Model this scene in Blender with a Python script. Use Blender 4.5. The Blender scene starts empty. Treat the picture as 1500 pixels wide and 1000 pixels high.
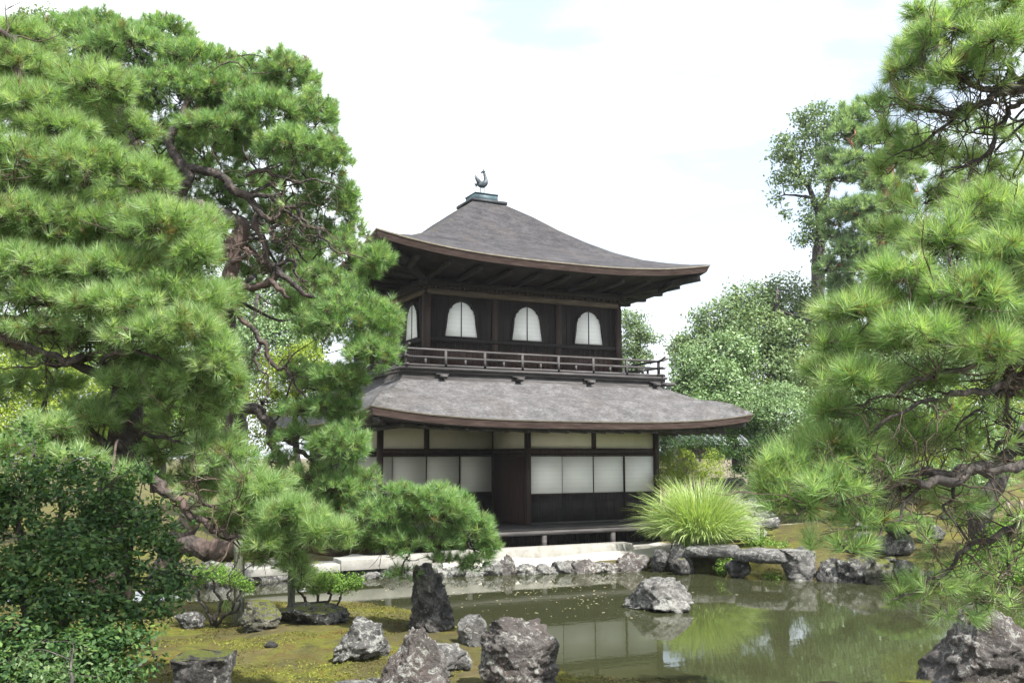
import bpy, math, random
import numpy as np
from mathutils import Matrix, Vector

# ------------------------------------------------------------------ camera, world, sun, exposure
S = bpy.context.scene
COL = S.collection
F_PX, PITCH, YAW, ROLL = 1377.036, 6.929, 26.733, -0.124
EYE = np.array([-7.216, -21.281, 2.6])
_y, _p, _a = map(math.radians, (YAW, PITCH, ROLL))
FW = np.array([math.sin(_y)*math.cos(_p), math.cos(_y)*math.cos(_p), math.sin(_p)])
_r = np.array([math.cos(_y), -math.sin(_y), 0.0]); _u = np.cross(_r, FW)
RT = _r*math.cos(_a)+_u*math.sin(_a); UP = _u*math.cos(_a)-_r*math.sin(_a)
cam_d = bpy.data.cameras.new('camera'); cam = bpy.data.objects.new('camera', cam_d); COL.objects.link(cam)
cam_d.sensor_width = 36.0; cam_d.lens = F_PX/1500*36; cam_d.clip_end = 3000; cam_d.clip_start = 0.05
M = Matrix.Identity(4)
for i in range(3):
    M[i][0], M[i][1], M[i][2], M[i][3] = RT[i], UP[i], -FW[i], EYE[i]
cam.matrix_world = M
S.camera = cam

SUN_EL, SUN_DIR = 54.0, (0.32, -0.95)         # elevation, horizontal direction towards the sun
SUN_POWER, SKY_STRENGTH, EXPOSURE = 5.0, 0.11, 1.32
world = bpy.data.worlds.new('World'); S.world = world; world.use_nodes = True
wn, wl = world.node_tree.nodes, world.node_tree.links
wn.clear()
sky = wn.new('ShaderNodeTexSky'); sky.sky_type = 'NISHITA'; sky.sun_disc = False
sky.sun_elevation = math.radians(SUN_EL)
sky.sun_rotation = math.atan2(SUN_DIR[0], SUN_DIR[1])
sky.air_density = 1.0; sky.dust_density = 2.5
tc = wn.new('ShaderNodeTexCoord'); mp = wn.new('ShaderNodeMapping'); mp.inputs['Scale'].default_value = (1.0, 1.0, 3.2)
nz = wn.new('ShaderNodeTexNoise'); nz.inputs['Scale'].default_value = 2.2; nz.inputs['Detail'].default_value = 6; nz.inputs['Roughness'].default_value = 0.55
rmp = wn.new('ShaderNodeValToRGB'); rmp.color_ramp.elements[0].position = 0.34; rmp.color_ramp.elements[1].position = 0.54
rmp.color_ramp.elements[0].color = (0.34, 0.34, 0.34, 1)
mix = wn.new('ShaderNodeMix'); mix.data_type = 'RGBA'
mix.inputs['B'].default_value = (6.6, 7.0, 7.5, 1)
bgn = wn.new('ShaderNodeBackground'); bgn.inputs['Strength'].default_value = SKY_STRENGTH
wo = wn.new('ShaderNodeOutputWorld')
wl.new(tc.outputs['Generated'], mp.inputs['Vector']); wl.new(mp.outputs['Vector'], nz.inputs['Vector'])
wl.new(nz.outputs['Fac'], rmp.inputs['Fac']); wl.new(rmp.outputs['Color'], mix.inputs['Factor'])
wl.new(sky.outputs['Color'], mix.inputs['A']); wl.new(mix.outputs['Result'], bgn.inputs['Color'])
wl.new(bgn.outputs['Background'], wo.inputs['Surface'])
sun_d = bpy.data.lights.new('sun', 'SUN'); sun_d.energy = SUN_POWER; sun_d.angle = math.radians(0.6); sun_d.color = (1.0, 0.97, 0.92)
sun = bpy.data.objects.new('sun', sun_d); COL.objects.link(sun)
_sd = Vector((SUN_DIR[0], SUN_DIR[1], 0)).normalized()*math.cos(math.radians(SUN_EL)); _sd.z = math.sin(math.radians(SUN_EL))
sun.rotation_euler = _sd.to_track_quat('Z', 'Y').to_euler(); sun.location = (20, -40, 60)
S.view_settings.view_transform = 'Standard'; S.view_settings.look = 'None'
S.view_settings.exposure = EXPOSURE; S.view_settings.gamma = 1.0; S.view_settings.use_curve_mapping = False
S.cycles.max_bounces = 8; S.cycles.diffuse_bounces = 3; S.cycles.transparent_max_bounces = 8
S.cycles.caustics_reflective = False; S.cycles.caustics_refractive = False

# ------------------------------------------------------------------ helpers
def ray(x, y): return FW+RT*(x-750)/F_PX-UP*(y-500)/F_PX
def P(x, y, D): return EYE+ray(x, y)*D
def PZ(x, y, Z):
    d = ray(x, y); return EYE+d*((Z-EYE[2])/d[2])
def WD(px, D): return px*D/F_PX

def _hash(ix, iy, iz, seed):
    n = (ix.astype(np.int64)*374761393+iy.astype(np.int64)*668265263+iz.astype(np.int64)*2147483647+seed*1274126177) & 0xffffffff
    n = ((n ^ (n >> 13))*1274126177) & 0xffffffff
    n = (n ^ (n >> 16)) & 0xffffff
    return n/float(0xffffff)
def vnoise(p, seed=0):
    p = np.asarray(p, float); i = np.floor(p); f = p-i; f = f*f*(3-2*f); i = i.astype(np.int64)
    r = 0
    for dx in (0, 1):
        for dy in (0, 1):
            for dz in (0, 1):
                w = (f[:, 0] if dx else 1-f[:, 0])*(f[:, 1] if dy else 1-f[:, 1])*(f[:, 2] if dz else 1-f[:, 2])
                r = r+w*_hash(i[:, 0]+dx, i[:, 1]+dy, i[:, 2]+dz, seed)
    return r*2-1
def fbm(p, o=4, seed=0, lac=2.1, g=.5):
    a, s, r = 1.0, 1.0, 0
    for k in range(o):
        r = r+a*vnoise(np.asarray(p)*s+17.3*k, seed+k); a *= g; s *= lac
    return r

def mk_obj(name, V, faces, mat, parent=None, base=None, smooth=False, attrs=None, mats=None, fmat=None):
    """faces: list of index tuples, or an (n,k) int array. Vertices in world coordinates."""
    V = np.asarray(V, dtype=np.float32).reshape(-1, 3)
    me = bpy.data.meshes.new(name)
    off = np.zeros(3)
    if parent is None and base is not None: off = np.asarray(base, float)
    me.vertices.add(len(V)); me.vertices.foreach_set('co', (V-off.astype(np.float32)).ravel())
    if isinstance(faces, np.ndarray):
        n, k = faces.shape
        me.loops.add(n*k); me.loops.foreach_set('vertex_index', faces.astype(np.int32).ravel())
        me.polygons.add(n); me.polygons.foreach_set('loop_start', np.arange(0, n*k, k, dtype=np.int32))
    else:
        cnt = np.array([len(f) for f in faces], dtype=np.int32)
        me.loops.add(int(cnt.sum())); me.loops.foreach_set('vertex_index', np.fromiter((i for f in faces for i in f), dtype=np.int32))
        me.polygons.add(len(faces)); me.polygons.foreach_set('loop_start', np.concatenate([[0], np.cumsum(cnt)[:-1]]).astype(np.int32))
        n = len(faces)
    me.update(calc_edges=True)
    if smooth: me.polygons.foreach_set('use_smooth', np.ones(n, dtype=bool))
    for m in (mats or [mat]): me.materials.append(m)
    if fmat is not None: me.polygons.foreach_set('material_index', np.asarray(fmat, dtype=np.int32))
    for an, av in (attrs or {}).items():
        at = me.attributes.new(an, 'FLOAT', 'POINT'); at.data.foreach_set('value', np.asarray(av, dtype=np.float32))
    me.validate()
    o = bpy.data.objects.new(name, me); COL.objects.link(o)
    if parent is not None:
        o.parent = parent
        root = parent
        if parent.parent is None: o.location = -Vector(parent.location)
    else: o.location = off
    return o
def empty(name, loc):
    o = bpy.data.objects.new(name, None); COL.objects.link(o); o.location = tuple(float(v) for v in loc); o.empty_display_size = .3
    return o
def tag(o, label=None, cat=None, group=None, kind=None):
    if label: o['label'] = label
    if cat: o['category'] = cat
    if group: o['group'] = group
    if kind: o['kind'] = kind
    return o

class MB:
    """collects boxes, tubes and sheets into one mesh"""
    def __init__(s): s.v = []; s.f = []; s.n = 0
    def add(s, V, Fs):
        V = np.asarray(V, float).reshape(-1, 3); s.v.append(V)
        s.f += [tuple(int(i)+s.n for i in f) for f in Fs]; s.n += len(V); return s
    def box(s, x0, x1, y0, y1, z0, z1):
        V = [(x, y, z) for z in (z0, z1) for y in (y0, y1) for x in (x0, x1)]
        return s.add(V, [(0, 2, 3, 1), (4, 5, 7, 6), (0, 1, 5, 4), (2, 6, 7, 3), (0, 4, 6, 2), (1, 3, 7, 5)])
    def beam(s, a, b, w, h):
        a, b = np.asarray(a, float), np.asarray(b, float); d = b-a; d /= np.linalg.norm(d)
        up = np.array([0, 0, 1.]) if abs(d[2]) < .9 else np.array([1., 0, 0])
        sd = np.cross(d, up); sd /= np.linalg.norm(sd); up = np.cross(sd, d)
        V = [e+sd*w/2*i+up*h/2*j for e in (a, b) for j in (-1, 1) for i in (-1, 1)]
        return s.add(V, [(0, 1, 3, 2), (4, 6, 7, 5), (0, 4, 5, 1), (2, 3, 7, 6), (0, 2, 6, 4), (1, 5, 7, 3)])
    def tube(s, pts, rad, k=8, cap=True):
        V, Fs = tube_geo(np.asarray(pts, float), np.broadcast_to(np.asarray(rad, float), (len(pts),)), k, cap)
        return s.add(V, Fs)
    def build(s, name, mat, parent=None, base=None, smooth=False):
        V = np.concatenate(s.v)
        return mk_obj(name, V, s.f, mat, parent, base, smooth)

def tube_geo(pts, rad, k=8, cap=True):
    n = len(pts); t = np.gradient(pts, axis=0); t /= np.linalg.norm(t, axis=1)[:, None]+1e-12
    ref = np.array([0, 0, 1.]) if abs(t[0][2]) < .9 else np.array([1., 0, 0])
    a = np.cross(t[0], ref); a /= np.linalg.norm(a); A = []
    for i in range(n):
        a = a-t[i]*np.dot(a, t[i]); a /= np.linalg.norm(a)+1e-12; A.append(a)
    A = np.array(A); B = np.cross(t, A)
    th = np.linspace(0, 2*np.pi, k, endpoint=False)
    V = (pts[:, None, :]+rad[:, None, None]*(A[:, None, :]*np.cos(th)[None, :, None]+B[:, None, :]*np.sin(th)[None, :, None])).reshape(-1, 3)
    Fs = [(i*k+j, i*k+(j+1) % k, (i+1)*k+(j+1) % k, (i+1)*k+j) for i in range(n-1) for j in range(k)]
    if cap: Fs += [tuple(range(k-1, -1, -1)), tuple((n-1)*k+j for j in range(k))]
    return V, Fs
def spline(pts, sub=6):
    """Catmull-Rom through rows of pts (any number of columns)"""
    p = np.asarray(pts, float); q = np.vstack([2*p[0]-p[1], p, 2*p[-1]-p[-2]]); out = []
    for i in range(1, len(q)-2):
        for t in np.linspace(0, 1, sub, endpoint=False):
            out.append(.5*(2*q[i]+(q[i+1]-q[i-1])*t+(2*q[i-1]-5*q[i]+4*q[i+1]-q[i+2])*t*t+(3*q[i]-q[i-1]-3*q[i+1]+q[i+2])*t**3))
    out.append(p[-1]); return np.array(out)

# ------------------------------------------------------------------ materials
def new_mat(name):
    m = bpy.data.materials.new(name); m.use_nodes = True
    nt = m.node_tree; b = nt.nodes['Principled BSDF']; return m, nt, b
def N(nt, t, **kw):
    n = nt.nodes.new(t)
    for k, v in kw.items():
        if k in n.inputs: n.inputs[k].default_value = v
        else: setattr(n, k, v)
    return n
def ramp(nt, src, stops):
    r = nt.nodes.new('ShaderNodeValToRGB'); e = r.color_ramp.elements
    while len(e) < len(stops): e.new(0.5)
    for i, (p, c) in enumerate(stops):
        e[i].position = p; e[i].color = (*c, 1) if len(c) == 3 else c
    nt.links.new(src, r.inputs['Fac']); return r.outputs['Color']
def noise(nt, scale, detail=5, rough=.6, vec=None, stretch=None, dist=0):
    n = nt.nodes.new('ShaderNodeTexNoise'); n.inputs['Scale'].default_value = scale; n.inputs['Detail'].default_value = detail
    n.inputs['Roughness'].default_value = rough; n.inputs['Distortion'].default_value = dist
    if vec is None:
        g = nt.nodes.new('ShaderNodeNewGeometry'); vec = g.outputs['Position']
    if stretch:
        mpn = nt.nodes.new('ShaderNodeMapping'); mpn.inputs['Scale'].default_value = stretch
        nt.links.new(vec, mpn.inputs['Vector']); vec = mpn.outputs['Vector']
    nt.links.new(vec, n.inputs['Vector']); return n.outputs['Fac']
def mixc(nt, fac, a, b, bt='MIX'):
    m = nt.nodes.new('ShaderNodeMix'); m.data_type = 'RGBA'; m.blend_type = bt
    for k, v in (('Factor', fac), ('A', a), ('B', b)):
        if isinstance(v, bpy.types.NodeSocket): nt.links.new(v, m.inputs[k])
        elif isinstance(v, (int, float)): m.inputs[k].default_value = v
        else: m.inputs[k].default_value = (*v, 1)
    return m.outputs['Result']
def math_n(nt, op, a, b=0.0, clamp=False):
    m = nt.nodes.new('ShaderNodeMath'); m.operation = op; m.use_clamp = clamp
    for i, v in enumerate((a, b)):
        if isinstance(v, bpy.types.NodeSocket): nt.links.new(v, m.inputs[i])
        else: m.inputs[i].default_value = v
    return m.outputs[0]
def bump(nt, b, h, strength=.5, dist=.02):
    n = nt.nodes.new('ShaderNodeBump'); n.inputs['Strength'].default_value = strength; n.inputs['Distance'].default_value = dist
    nt.links.new(h, n.inputs['Height']); nt.links.new(n.outputs['Normal'], b.inputs['Normal'])
def attr(nt, name):
    a = nt.nodes.new('ShaderNodeAttribute'); a.attribute_name = name; return a.outputs['Fac']
def simple(name, stops, scale=3, rough=.7, stretch=None, bs=.3, bd=.01, detail=6, spec=.3, bscale=None):
    m, nt, b = new_mat(name); n = noise(nt, scale, detail, .65, stretch=stretch)
    nt.links.new(ramp(nt, n, stops), b.inputs['Base Color']); b.inputs['Roughness'].default_value = rough
    b.inputs['Specular IOR Level'].default_value = spec
    if bs: bump(nt, b, noise(nt, bscale or scale*4, 5, .6, stretch=stretch), bs, bd)
    return m

def leaf_mat(name, dark, mid, lite, rough=.45, trans=.25, spec=.2, brown=False):
    m, nt, b = new_mat(name)
    c = ramp(nt, attr(nt, 'tint'), ([(0, (.20, .13, .06)), (.03, (.17, .13, .06)), (.06, dark)] if brown else [(0, dark)])+[(.5, mid), (1, lite)])
    nt.links.new(c, b.inputs['Base Color']); b.inputs['Roughness'].default_value = rough; b.inputs['Specular IOR Level'].default_value = spec
    tr = nt.nodes.new('ShaderNodeBsdfTranslucent')
    nt.links.new(mixc(nt, 1.0, c, (1.25, 1.25, .55), 'MULTIPLY'), tr.inputs['Color'])
    ms = nt.nodes.new('ShaderNodeMixShader'); ms.inputs[0].default_value = trans
    nt.links.new(b.outputs[0], ms.inputs[1]); nt.links.new(tr.outputs[0], ms.inputs[2])
    nt.links.new(ms.outputs[0], nt.nodes['Material Output'].inputs['Surface'])
    return m

MAT = {}
MAT['needle_near'] = leaf_mat('pine_needles_light', (.09, .18, .055), (.245, .395, .155), (.48, .57, .33), .4, .5, .5, True)
MAT['needle_mid'] = leaf_mat('pine_needles', (.07, .165, .055), (.19, .345, .13), (.42, .52, .26), .4, .48, .5, True)
MAT['needle_far'] = leaf_mat('pine_needles_distant', (.14, .24, .12), (.26, .38, .20), (.40, .49, .28), .5, .4)
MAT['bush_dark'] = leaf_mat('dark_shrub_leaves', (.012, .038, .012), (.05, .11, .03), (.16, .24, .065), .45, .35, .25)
MAT['leaf_mid'] = leaf_mat('broad_leaves', (.07, .14, .05), (.17, .26, .11), (.32, .40, .22), .35, .2)
MAT['leaf_dim'] = leaf_mat('muted_leaves', (.03, .07, .02), (.075, .13, .045), (.17, .22, .10), .45, .25, .25)
MAT['leaf_grey'] = leaf_mat('olive_leaves', (.085, .145, .06), (.165, .24, .105), (.29, .36, .18), .4, .25)
MAT['leaf_yellow'] = leaf_mat('yellow_green_leaves', (.10, .17, .02), (.22, .30, .04), (.38, .42, .07), .45, .35)
MAT['leaf_bright'] = leaf_mat('bright_leaves', (.07, .15, .025), (.13, .24, .04), (.24, .33, .07), .45, .3)
MAT['blade'] = leaf_mat('grass_blades', (.19, .31, .08), (.34, .46, .16), (.55, .60, .33), .4, .3)

def bark(name, a, bb, c, red=None):
    m, nt, b = new_mat(name)
    g = nt.nodes.new('ShaderNodeNewGeometry')
    v = nt.nodes.new('ShaderNodeTexVoronoi'); v.feature = 'F1'; v.inputs['Scale'].default_value = 16
    mpn = nt.nodes.new('ShaderNodeMapping'); mpn.inputs['Scale'].default_value = (1, 1, .55)
    nt.links.new(g.outputs['Position'], mpn.inputs['Vector']); nt.links.new(mpn.outputs['Vector'], v.inputs['Vector'])
    n = noise(nt, 9, 6, .7)
    col = ramp(nt, n, [(.3, a), (.5, bb), (.68, c)])
    if red: col = mixc(nt, ramp(nt, noise(nt, 1.1, 2), [(.5, (0, 0, 0)), (.62, (1, 1, 1))]), col, red)
    nt.links.new(col, b.inputs['Base Color']); b.inputs['Roughness'].default_value = .85
    bump(nt, b, math_n(nt, 'ADD', v.outputs['Distance'], math_n(nt, 'MULTIPLY', n, .6)), .9, .03)
    return m
MAT['bark'] = bark('pine_bark', (.011, .009, .008), (.032, .025, .022), (.105, .082, .072), (.085, .056, .045))
MAT['bark_dark'] = bark('dark_bark', (.013, .011, .010), (.035, .029, .025), (.12, .10, .09))
MAT['bark_red'] = bark('red_bark', (.12, .05, .03), (.22, .10, .06), (.30, .17, .11))
MAT['twig'] = simple('twigs', [(.3, (.03, .022, .016)), (.7, (.10, .075, .055))], 14, .85, bs=0)

def rock_mat(name, dark, mid, lite, lichen=.5, moss=.0, warm=None):
    m, nt, b = new_mat(name)
    n1 = noise(nt, 4.5, 9, .75, dist=.8); n2 = noise(nt, 15, 8, .68, dist=.3); n3 = noise(nt, 1.3, 4)
    col = ramp(nt, n1, [(.38, dark), (.49, mid), (.60, lite)])
    if warm: col = mixc(nt, ramp(nt, n3, [(.45, (0, 0, 0)), (.6, (1, 1, 1))]), col, warm)
    col = mixc(nt, ramp(nt, n2, [(.40, (0, 0, 0)), (.58, (1, 1, 1))]), mixc(nt, .42, col, dark), col)
    lf = ramp(nt, math_n(nt, 'ADD', noise(nt, 11, 9, .8, dist=1.0), math_n(nt, 'MULTIPLY', n3, .35)), [(.76-.10*lichen, (0, 0, 0)), (.81-.10*lichen, (1, 1, 1))])
    col = mixc(nt, lf, col, (.30, .30, .275))
    if moss:
        g = nt.nodes.new('ShaderNodeNewGeometry'); sx = nt.nodes.new('ShaderNodeSeparateXYZ'); nt.links.new(g.outputs['Normal'], sx.inputs[0])
        mf = ramp(nt, math_n(nt, 'ADD', math_n(nt, 'MULTIPLY', sx.outputs['Z'], .5), n1), [(1.0-.35*moss, (0, 0, 0)), (1.08-.35*moss, (1, 1, 1))])
        col = mixc(nt, mf, col, (.10, .115, .022))
    nt.links.new(col, b.inputs['Base Color']); b.inputs['Roughness'].default_value = .88; b.inputs['Specular IOR Level'].default_value = .25
    bump(nt, b, math_n(nt, 'ADD', n2, math_n(nt, 'MULTIPLY', noise(nt, 45, 6, .75), .6)), 1.0, .06)
    return m
MAT['rock'] = rock_mat('grey_rock', (.035, .034, .032), (.09, .087, .083), (.175, .17, .162), .55)
MAT['rock_dark'] = rock_mat('dark_rock', (.022, .021, .020), (.065, .062, .058), (.19, .18, .17), .25, .15)
MAT['rock_warm'] = rock_mat('brownish_rock', (.042, .037, .034), (.095, .085, .079), (.175, .163, .152), .5, 0, (.10, .08, .072))
MAT['rock_pale'] = rock_mat('pale_rock', (.06, .057, .053), (.14, .135, .126), (.24, .233, .22), .7)
MAT['rock_mossy'] = rock_mat('mossy_rock', (.03, .03, .022), (.10, .095, .07), (.23, .22, .18), .2, .55)

def roof_mat(name, a, b_, c):
    m, nt, b = new_mat(name)
    g = nt.nodes.new('ShaderNodeNewGeometry')
    n1 = noise(nt, 1.1, 6, .7); n2 = noise(nt, 13, 9, .82, stretch=(1, 1, 4.0)); n3 = noise(nt, 3.2, 8, .75, stretch=(.8, .8, 1.6))
    w = nt.nodes.new('ShaderNodeTexWave'); w.wave_type = 'BANDS'; w.bands_direction = 'Z'; w.inputs['Scale'].default_value = 9
    w.inputs['Distortion'].default_value = 2.2; w.inputs['Detail'].default_value = 4; w.inputs['Detail Scale'].default_value = 2.5
    nt.links.new(g.outputs['Position'], w.inputs['Vector'])
    h = math_n(nt, 'ADD', math_n(nt, 'MULTIPLY', n2, .62), math_n(nt, 'MULTIPLY', n3, .42))
    col = ramp(nt, h, [(.42, a), (.52, b_), (.62, c)])
    col = mixc(nt, math_n(nt, 'MULTIPLY', w.outputs['Fac'], .22), col, a)
    col = mixc(nt, ramp(nt, n1, [(.5, (0, 0, 0)), (.72, (.45, .45, .45))]), col, (.085, .072, .064))
    sp = ramp(nt, math_n(nt, 'ADD', math_n(nt, 'MULTIPLY', attr(nt, 'hip'), .28), noise(nt, 6, 6, .75)), [(.72, (0, 0, 0)), (.84, (1, 1, 1))])
    col = mixc(nt, sp, col, (.05, .048, .04))
    nt.links.new(col, b.inputs['Base Color']); b.inputs['Roughness'].default_value = .9; b.inputs['Specular IOR Level'].default_value = .2
    bump(nt, b, math_n(nt, 'ADD', h, math_n(nt, 'MULTIPLY', w.outputs['Fac'], .25)), .8, .05)
    return m
MAT['roof_up'] = roof_mat('bark_shingle_roof', (.018, .017, .0185), (.045, .043, .046), (.092, .088, .093))
MAT['roof_low'] = roof_mat('weathered_shingle_roof', (.046, .044, .045), (.098, .095, .096), (.185, .18, .18))
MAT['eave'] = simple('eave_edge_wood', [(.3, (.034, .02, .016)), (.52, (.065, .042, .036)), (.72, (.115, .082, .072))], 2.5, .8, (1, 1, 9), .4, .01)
MAT['eave_lip'] = simple('pale_eave_lip', [(.3, (.22, .19, .15)), (.7, (.42, .38, .31))], 6, .8, bs=0)
def wood(name, a, b_, c, scale=5, stretch=(6, 6, .35), rough=.72):
    return simple(name, [(.3, a), (.52, b_), (.72, c)], scale, rough, stretch, .5, .006, 7, .3)
MAT['wood'] = wood('blackened_wood', (.008, .007, .007), (.016, .0135, .0125), (.04, .032, .028))
MAT['wood_wall'] = wood('dark_plank_wall', (.007, .0055, .006), (.015, .011, .0105), (.05, .035, .03), 6, (7, 7, .25))
MAT['wood_brown'] = wood('brown_plank_wall', (.022, .012, .009), (.045, .024, .018), (.085, .05, .04), 6, (7, 7, .25))
MAT['wood_grey'] = wood('weathered_grey_wood', (.026, .024, .024), (.056, .052, .051), (.115, .108, .105), 4, (.5, 6, 6))
MAT['wood_post'] = wood('brown_post', (.018, .012, .010), (.036, .024, .02), (.075, .052, .043))
MAT['wood_pale'] = wood('bleached_beam', (.045, .033, .024), (.10, .078, .058), (.21, .17, .13), 4, (.4, 5, 5))
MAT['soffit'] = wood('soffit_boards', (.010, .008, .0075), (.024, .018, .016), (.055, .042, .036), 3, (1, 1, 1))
MAT['plaster'] = simple('cream_plaster', [(.3, (.62, .59, .50)), (.7, (.70, .67, .58))], 3, .9, None, .1, .003)
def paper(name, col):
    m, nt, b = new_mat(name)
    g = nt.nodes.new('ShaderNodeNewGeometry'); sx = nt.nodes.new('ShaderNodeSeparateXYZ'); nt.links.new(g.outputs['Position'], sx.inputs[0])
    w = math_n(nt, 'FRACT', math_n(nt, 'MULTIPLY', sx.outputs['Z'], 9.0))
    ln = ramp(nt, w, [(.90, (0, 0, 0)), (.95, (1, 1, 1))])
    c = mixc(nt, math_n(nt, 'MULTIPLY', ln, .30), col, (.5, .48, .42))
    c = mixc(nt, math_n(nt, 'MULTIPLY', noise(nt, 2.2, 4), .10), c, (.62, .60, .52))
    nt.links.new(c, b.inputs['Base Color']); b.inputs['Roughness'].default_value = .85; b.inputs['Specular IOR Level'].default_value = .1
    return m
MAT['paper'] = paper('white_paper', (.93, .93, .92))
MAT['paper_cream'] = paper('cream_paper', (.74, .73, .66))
MAT['stone_step'] = simple('cut_stone', [(.3, (.20, .195, .175)), (.7, (.32, .31, .28))], 5, .85, None, .35, .006)
MAT['patina'] = simple('blue_green_copper', [(.3, (.03, .052, .066)), (.7, (.07, .108, .125))], 7, .55, None, .15, .003)
MAT['bronze'] = simple('dark_bronze', [(.3, (.03, .04, .05)), (.7, (.09, .11, .12))], 12, .45, None, .2, .003)
MAT['cap_dark'] = simple('dark_cap_wood', [(.3, (.015, .018, .022)), (.7, (.045, .05, .055))], 6, .6, None, .2, .003)
MAT['prop'] = wood('grey_green_prop', (.06, .065, .045), (.11, .115, .085), (.19, .19, .15), 5, (5, 5, .5))
MAT['bamboo'] = wood('bamboo_fence', (.10, .085, .06), (.18, .16, .12), (.30, .27, .22), 5, (5, 5, .5))
MAT['rope'] = simple('rope', [(.3, (.16, .13, .09)), (.7, (.28, .24, .17))], 30, .9, bs=0)
MAT['tile'] = simple('grey_tile', [(.3, (.16, .17, .19)), (.7, (.30, .31, .34))], 8, .6, None, .2, .01)
MAT['float_leaf'] = simple('fallen_leaves', [(.3, (.17, .15, .07)), (.7, (.36, .33, .22))], 8, .6, bs=0)

# ------------------------------------------------------------------ ground and water
POND = np.array([PZ(x, y, 0)[:2] for x, y in [(1900, 1010), (1400, 1016), (1100, 1030), (850, 1015), (790, 990), (725, 955), (655, 930), (600, 908), (540, 899), (250, 898), (-300, 905), (-300, 852),
        (200, 852), (400, 849), (560, 846), (700, 842), (850, 838), (1000, 836), (1030, 838), (1085, 834), (1170, 846), (1240, 850), (1300, 853), (1380, 858), (1600, 864), (1900, 885)]])
def pond_dist(xy):
    a = POND; b = np.roll(POND, -1, axis=0); d = np.full(len(xy), 1e9); ins = np.zeros(len(xy), bool)
    for p, q in zip(a, b):
        e = q-p; w = xy-p; t = np.clip((w@e)/(e@e), 0, 1); d = np.minimum(d, np.linalg.norm(w-t[:, None]*e, axis=1))
        c = ((p[1] <= xy[:, 1]) != (q[1] <= xy[:, 1]))
        xi = p[0]+(xy[:, 1]-p[1])*(q[0]-p[0])/(q[1]-p[1]+1e-12); ins ^= c & (xy[:, 0] < xi)
    return np.where(ins, -d, d)
def sstep(a, b, x):
    t = np.clip((x-a)/(b-a), 0, 1); return t*t*(3-2*t)
def ground_h(xy):
    xy = np.asarray(xy, float); d = pond_dist(xy)
    d = d+.10*vnoise(np.c_[xy*1.9, np.zeros(len(xy))], 5)
    h = -.6+.84*sstep(-.25, .22, d)
    dep = (xy-EYE[:2])@(FW[:2]/np.linalg.norm(FW[:2])); lat = (xy-EYE[:2])@RT[:2]
    bump_ = .05*fbm(np.c_[xy*.8, np.zeros(len(xy))], 3, 9)
    h = h+np.where(d > 0, bump_*np.minimum(d, 1), 0)
    # promontory mound on the near side, camera bank, mossy mound on the right shore, slope behind
    h = h+np.where((d > .2) & (dep < 18), .030*fbm(np.c_[xy*2.6, np.zeros(len(xy))], 3, 31)*np.minimum(1, d), 0)
    g = PZ(430, 945, .35)[:2]; h = h+.10*np.exp(-((xy-g)**2).sum(1)/3.0)*(d > 0)
    h = h+np.where(dep < 9, .70*sstep(9, 3.5, dep), 0)*sstep(0, 1.5, d)
    g = P(1400, 775, 24)[:2]; h = h+.75*np.exp(-((xy-g)**2).sum(1)/26.0)*sstep(0, 2.5, d)
    h = h+1.6*sstep(25, 48, dep)*sstep(1.0, 6, lat) + .4*sstep(28, 60, dep)
    return h
fine = np.arange(-1, 1.0001, 1/170.0)
gx = np.concatenate([[-900, -500, -250, -120, -60, -38], np.arange(-24, 30.01, .17), [38, 60, 120, 250, 500, 900]])
gy = np.concatenate([[-900, -400, -150, -60], np.arange(-26, 28.01, .17), [34, 44, 60, 90, 150, 300, 600, 1000]])
GX, GY = np.meshgrid(gx, gy); xy = np.c_[GX.ravel(), GY.ravel()]
H = ground_h(xy); dpond = pond_dist(xy)
nx, ny = len(gx), len(gy); ii = np.arange(nx*ny).reshape(ny, nx)
quads = np.stack([ii[:-1, :-1], ii[:-1, 1:], ii[1:, 1:], ii[1:, :-1]], -1).reshape(-1, 4)
nn = fbm(np.c_[xy*.7, np.zeros(len(xy))], 4, 21)
gravel = sstep(-.1, .15, np.minimum.reduce([xy[:, 0]+np.where(xy[:, 1] < .2, 3.6, .9), 7.4-xy[:, 0], xy[:, 1]+2.6+.0*xy[:, 0], 14-xy[:, 1]])+.12*nn)
lat = (xy-EYE[:2])@RT[:2]; dep = (xy-EYE[:2])@(FW[:2]/np.linalg.norm(FW[:2]))
moss = np.clip(sstep(-.5, .6, nn+.9), 0, 1)*np.where(dep < 18, 1, .85)
path = sstep(0, .25, .5-np.abs(dep-(27.0+.06*lat)))*sstep(7.5, 8.5, lat)
path = np.maximum(path, sstep(0, .5, 1.0-np.abs(dep-5.0)))
m, nt, b = new_mat('ground_moss_gravel_soil')
soil = ramp(nt, noise(nt, 5, 6, .7), [(.3, (.045, .035, .02)), (.6, (.12, .095, .055)), (.75, (.20, .16, .09))])
mosc = ramp(nt, noise(nt, 2.6, 9, .78, dist=.9), [(.30, (.025, .028, .008)), (.42, (.07, .078, .014)), (.50, (.15, .16, .022)), (.58, (.10, .065, .018)), (.66, (.19, .17, .03)), (.75, (.17, .135, .04))])
mosc = mixc(nt, ramp(nt, noise(nt, .9, 5, .65), [(.44, (.8, .8, .8)), (.60, (0, 0, 0))]), mosc, mixc(nt, .5, soil, (.05, .045, .015)))
mosc = mixc(nt, ramp(nt, noise(nt, 60, 3, .7), [(.4, (.35, .35, .35)), (.6, (0, 0, 0))]), mosc, (.02, .022, .006))
grv = ramp(nt, noise(nt, 90, 4, .7), [(.3, (.50, .47, .41)), (.6, (.68, .65, .59)), (.8, (.80, .78, .72))])
col = mixc(nt, attr(nt, 'moss'), soil, mosc)
col = mixc(nt, attr(nt, 'gravel'), col, grv)
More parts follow.
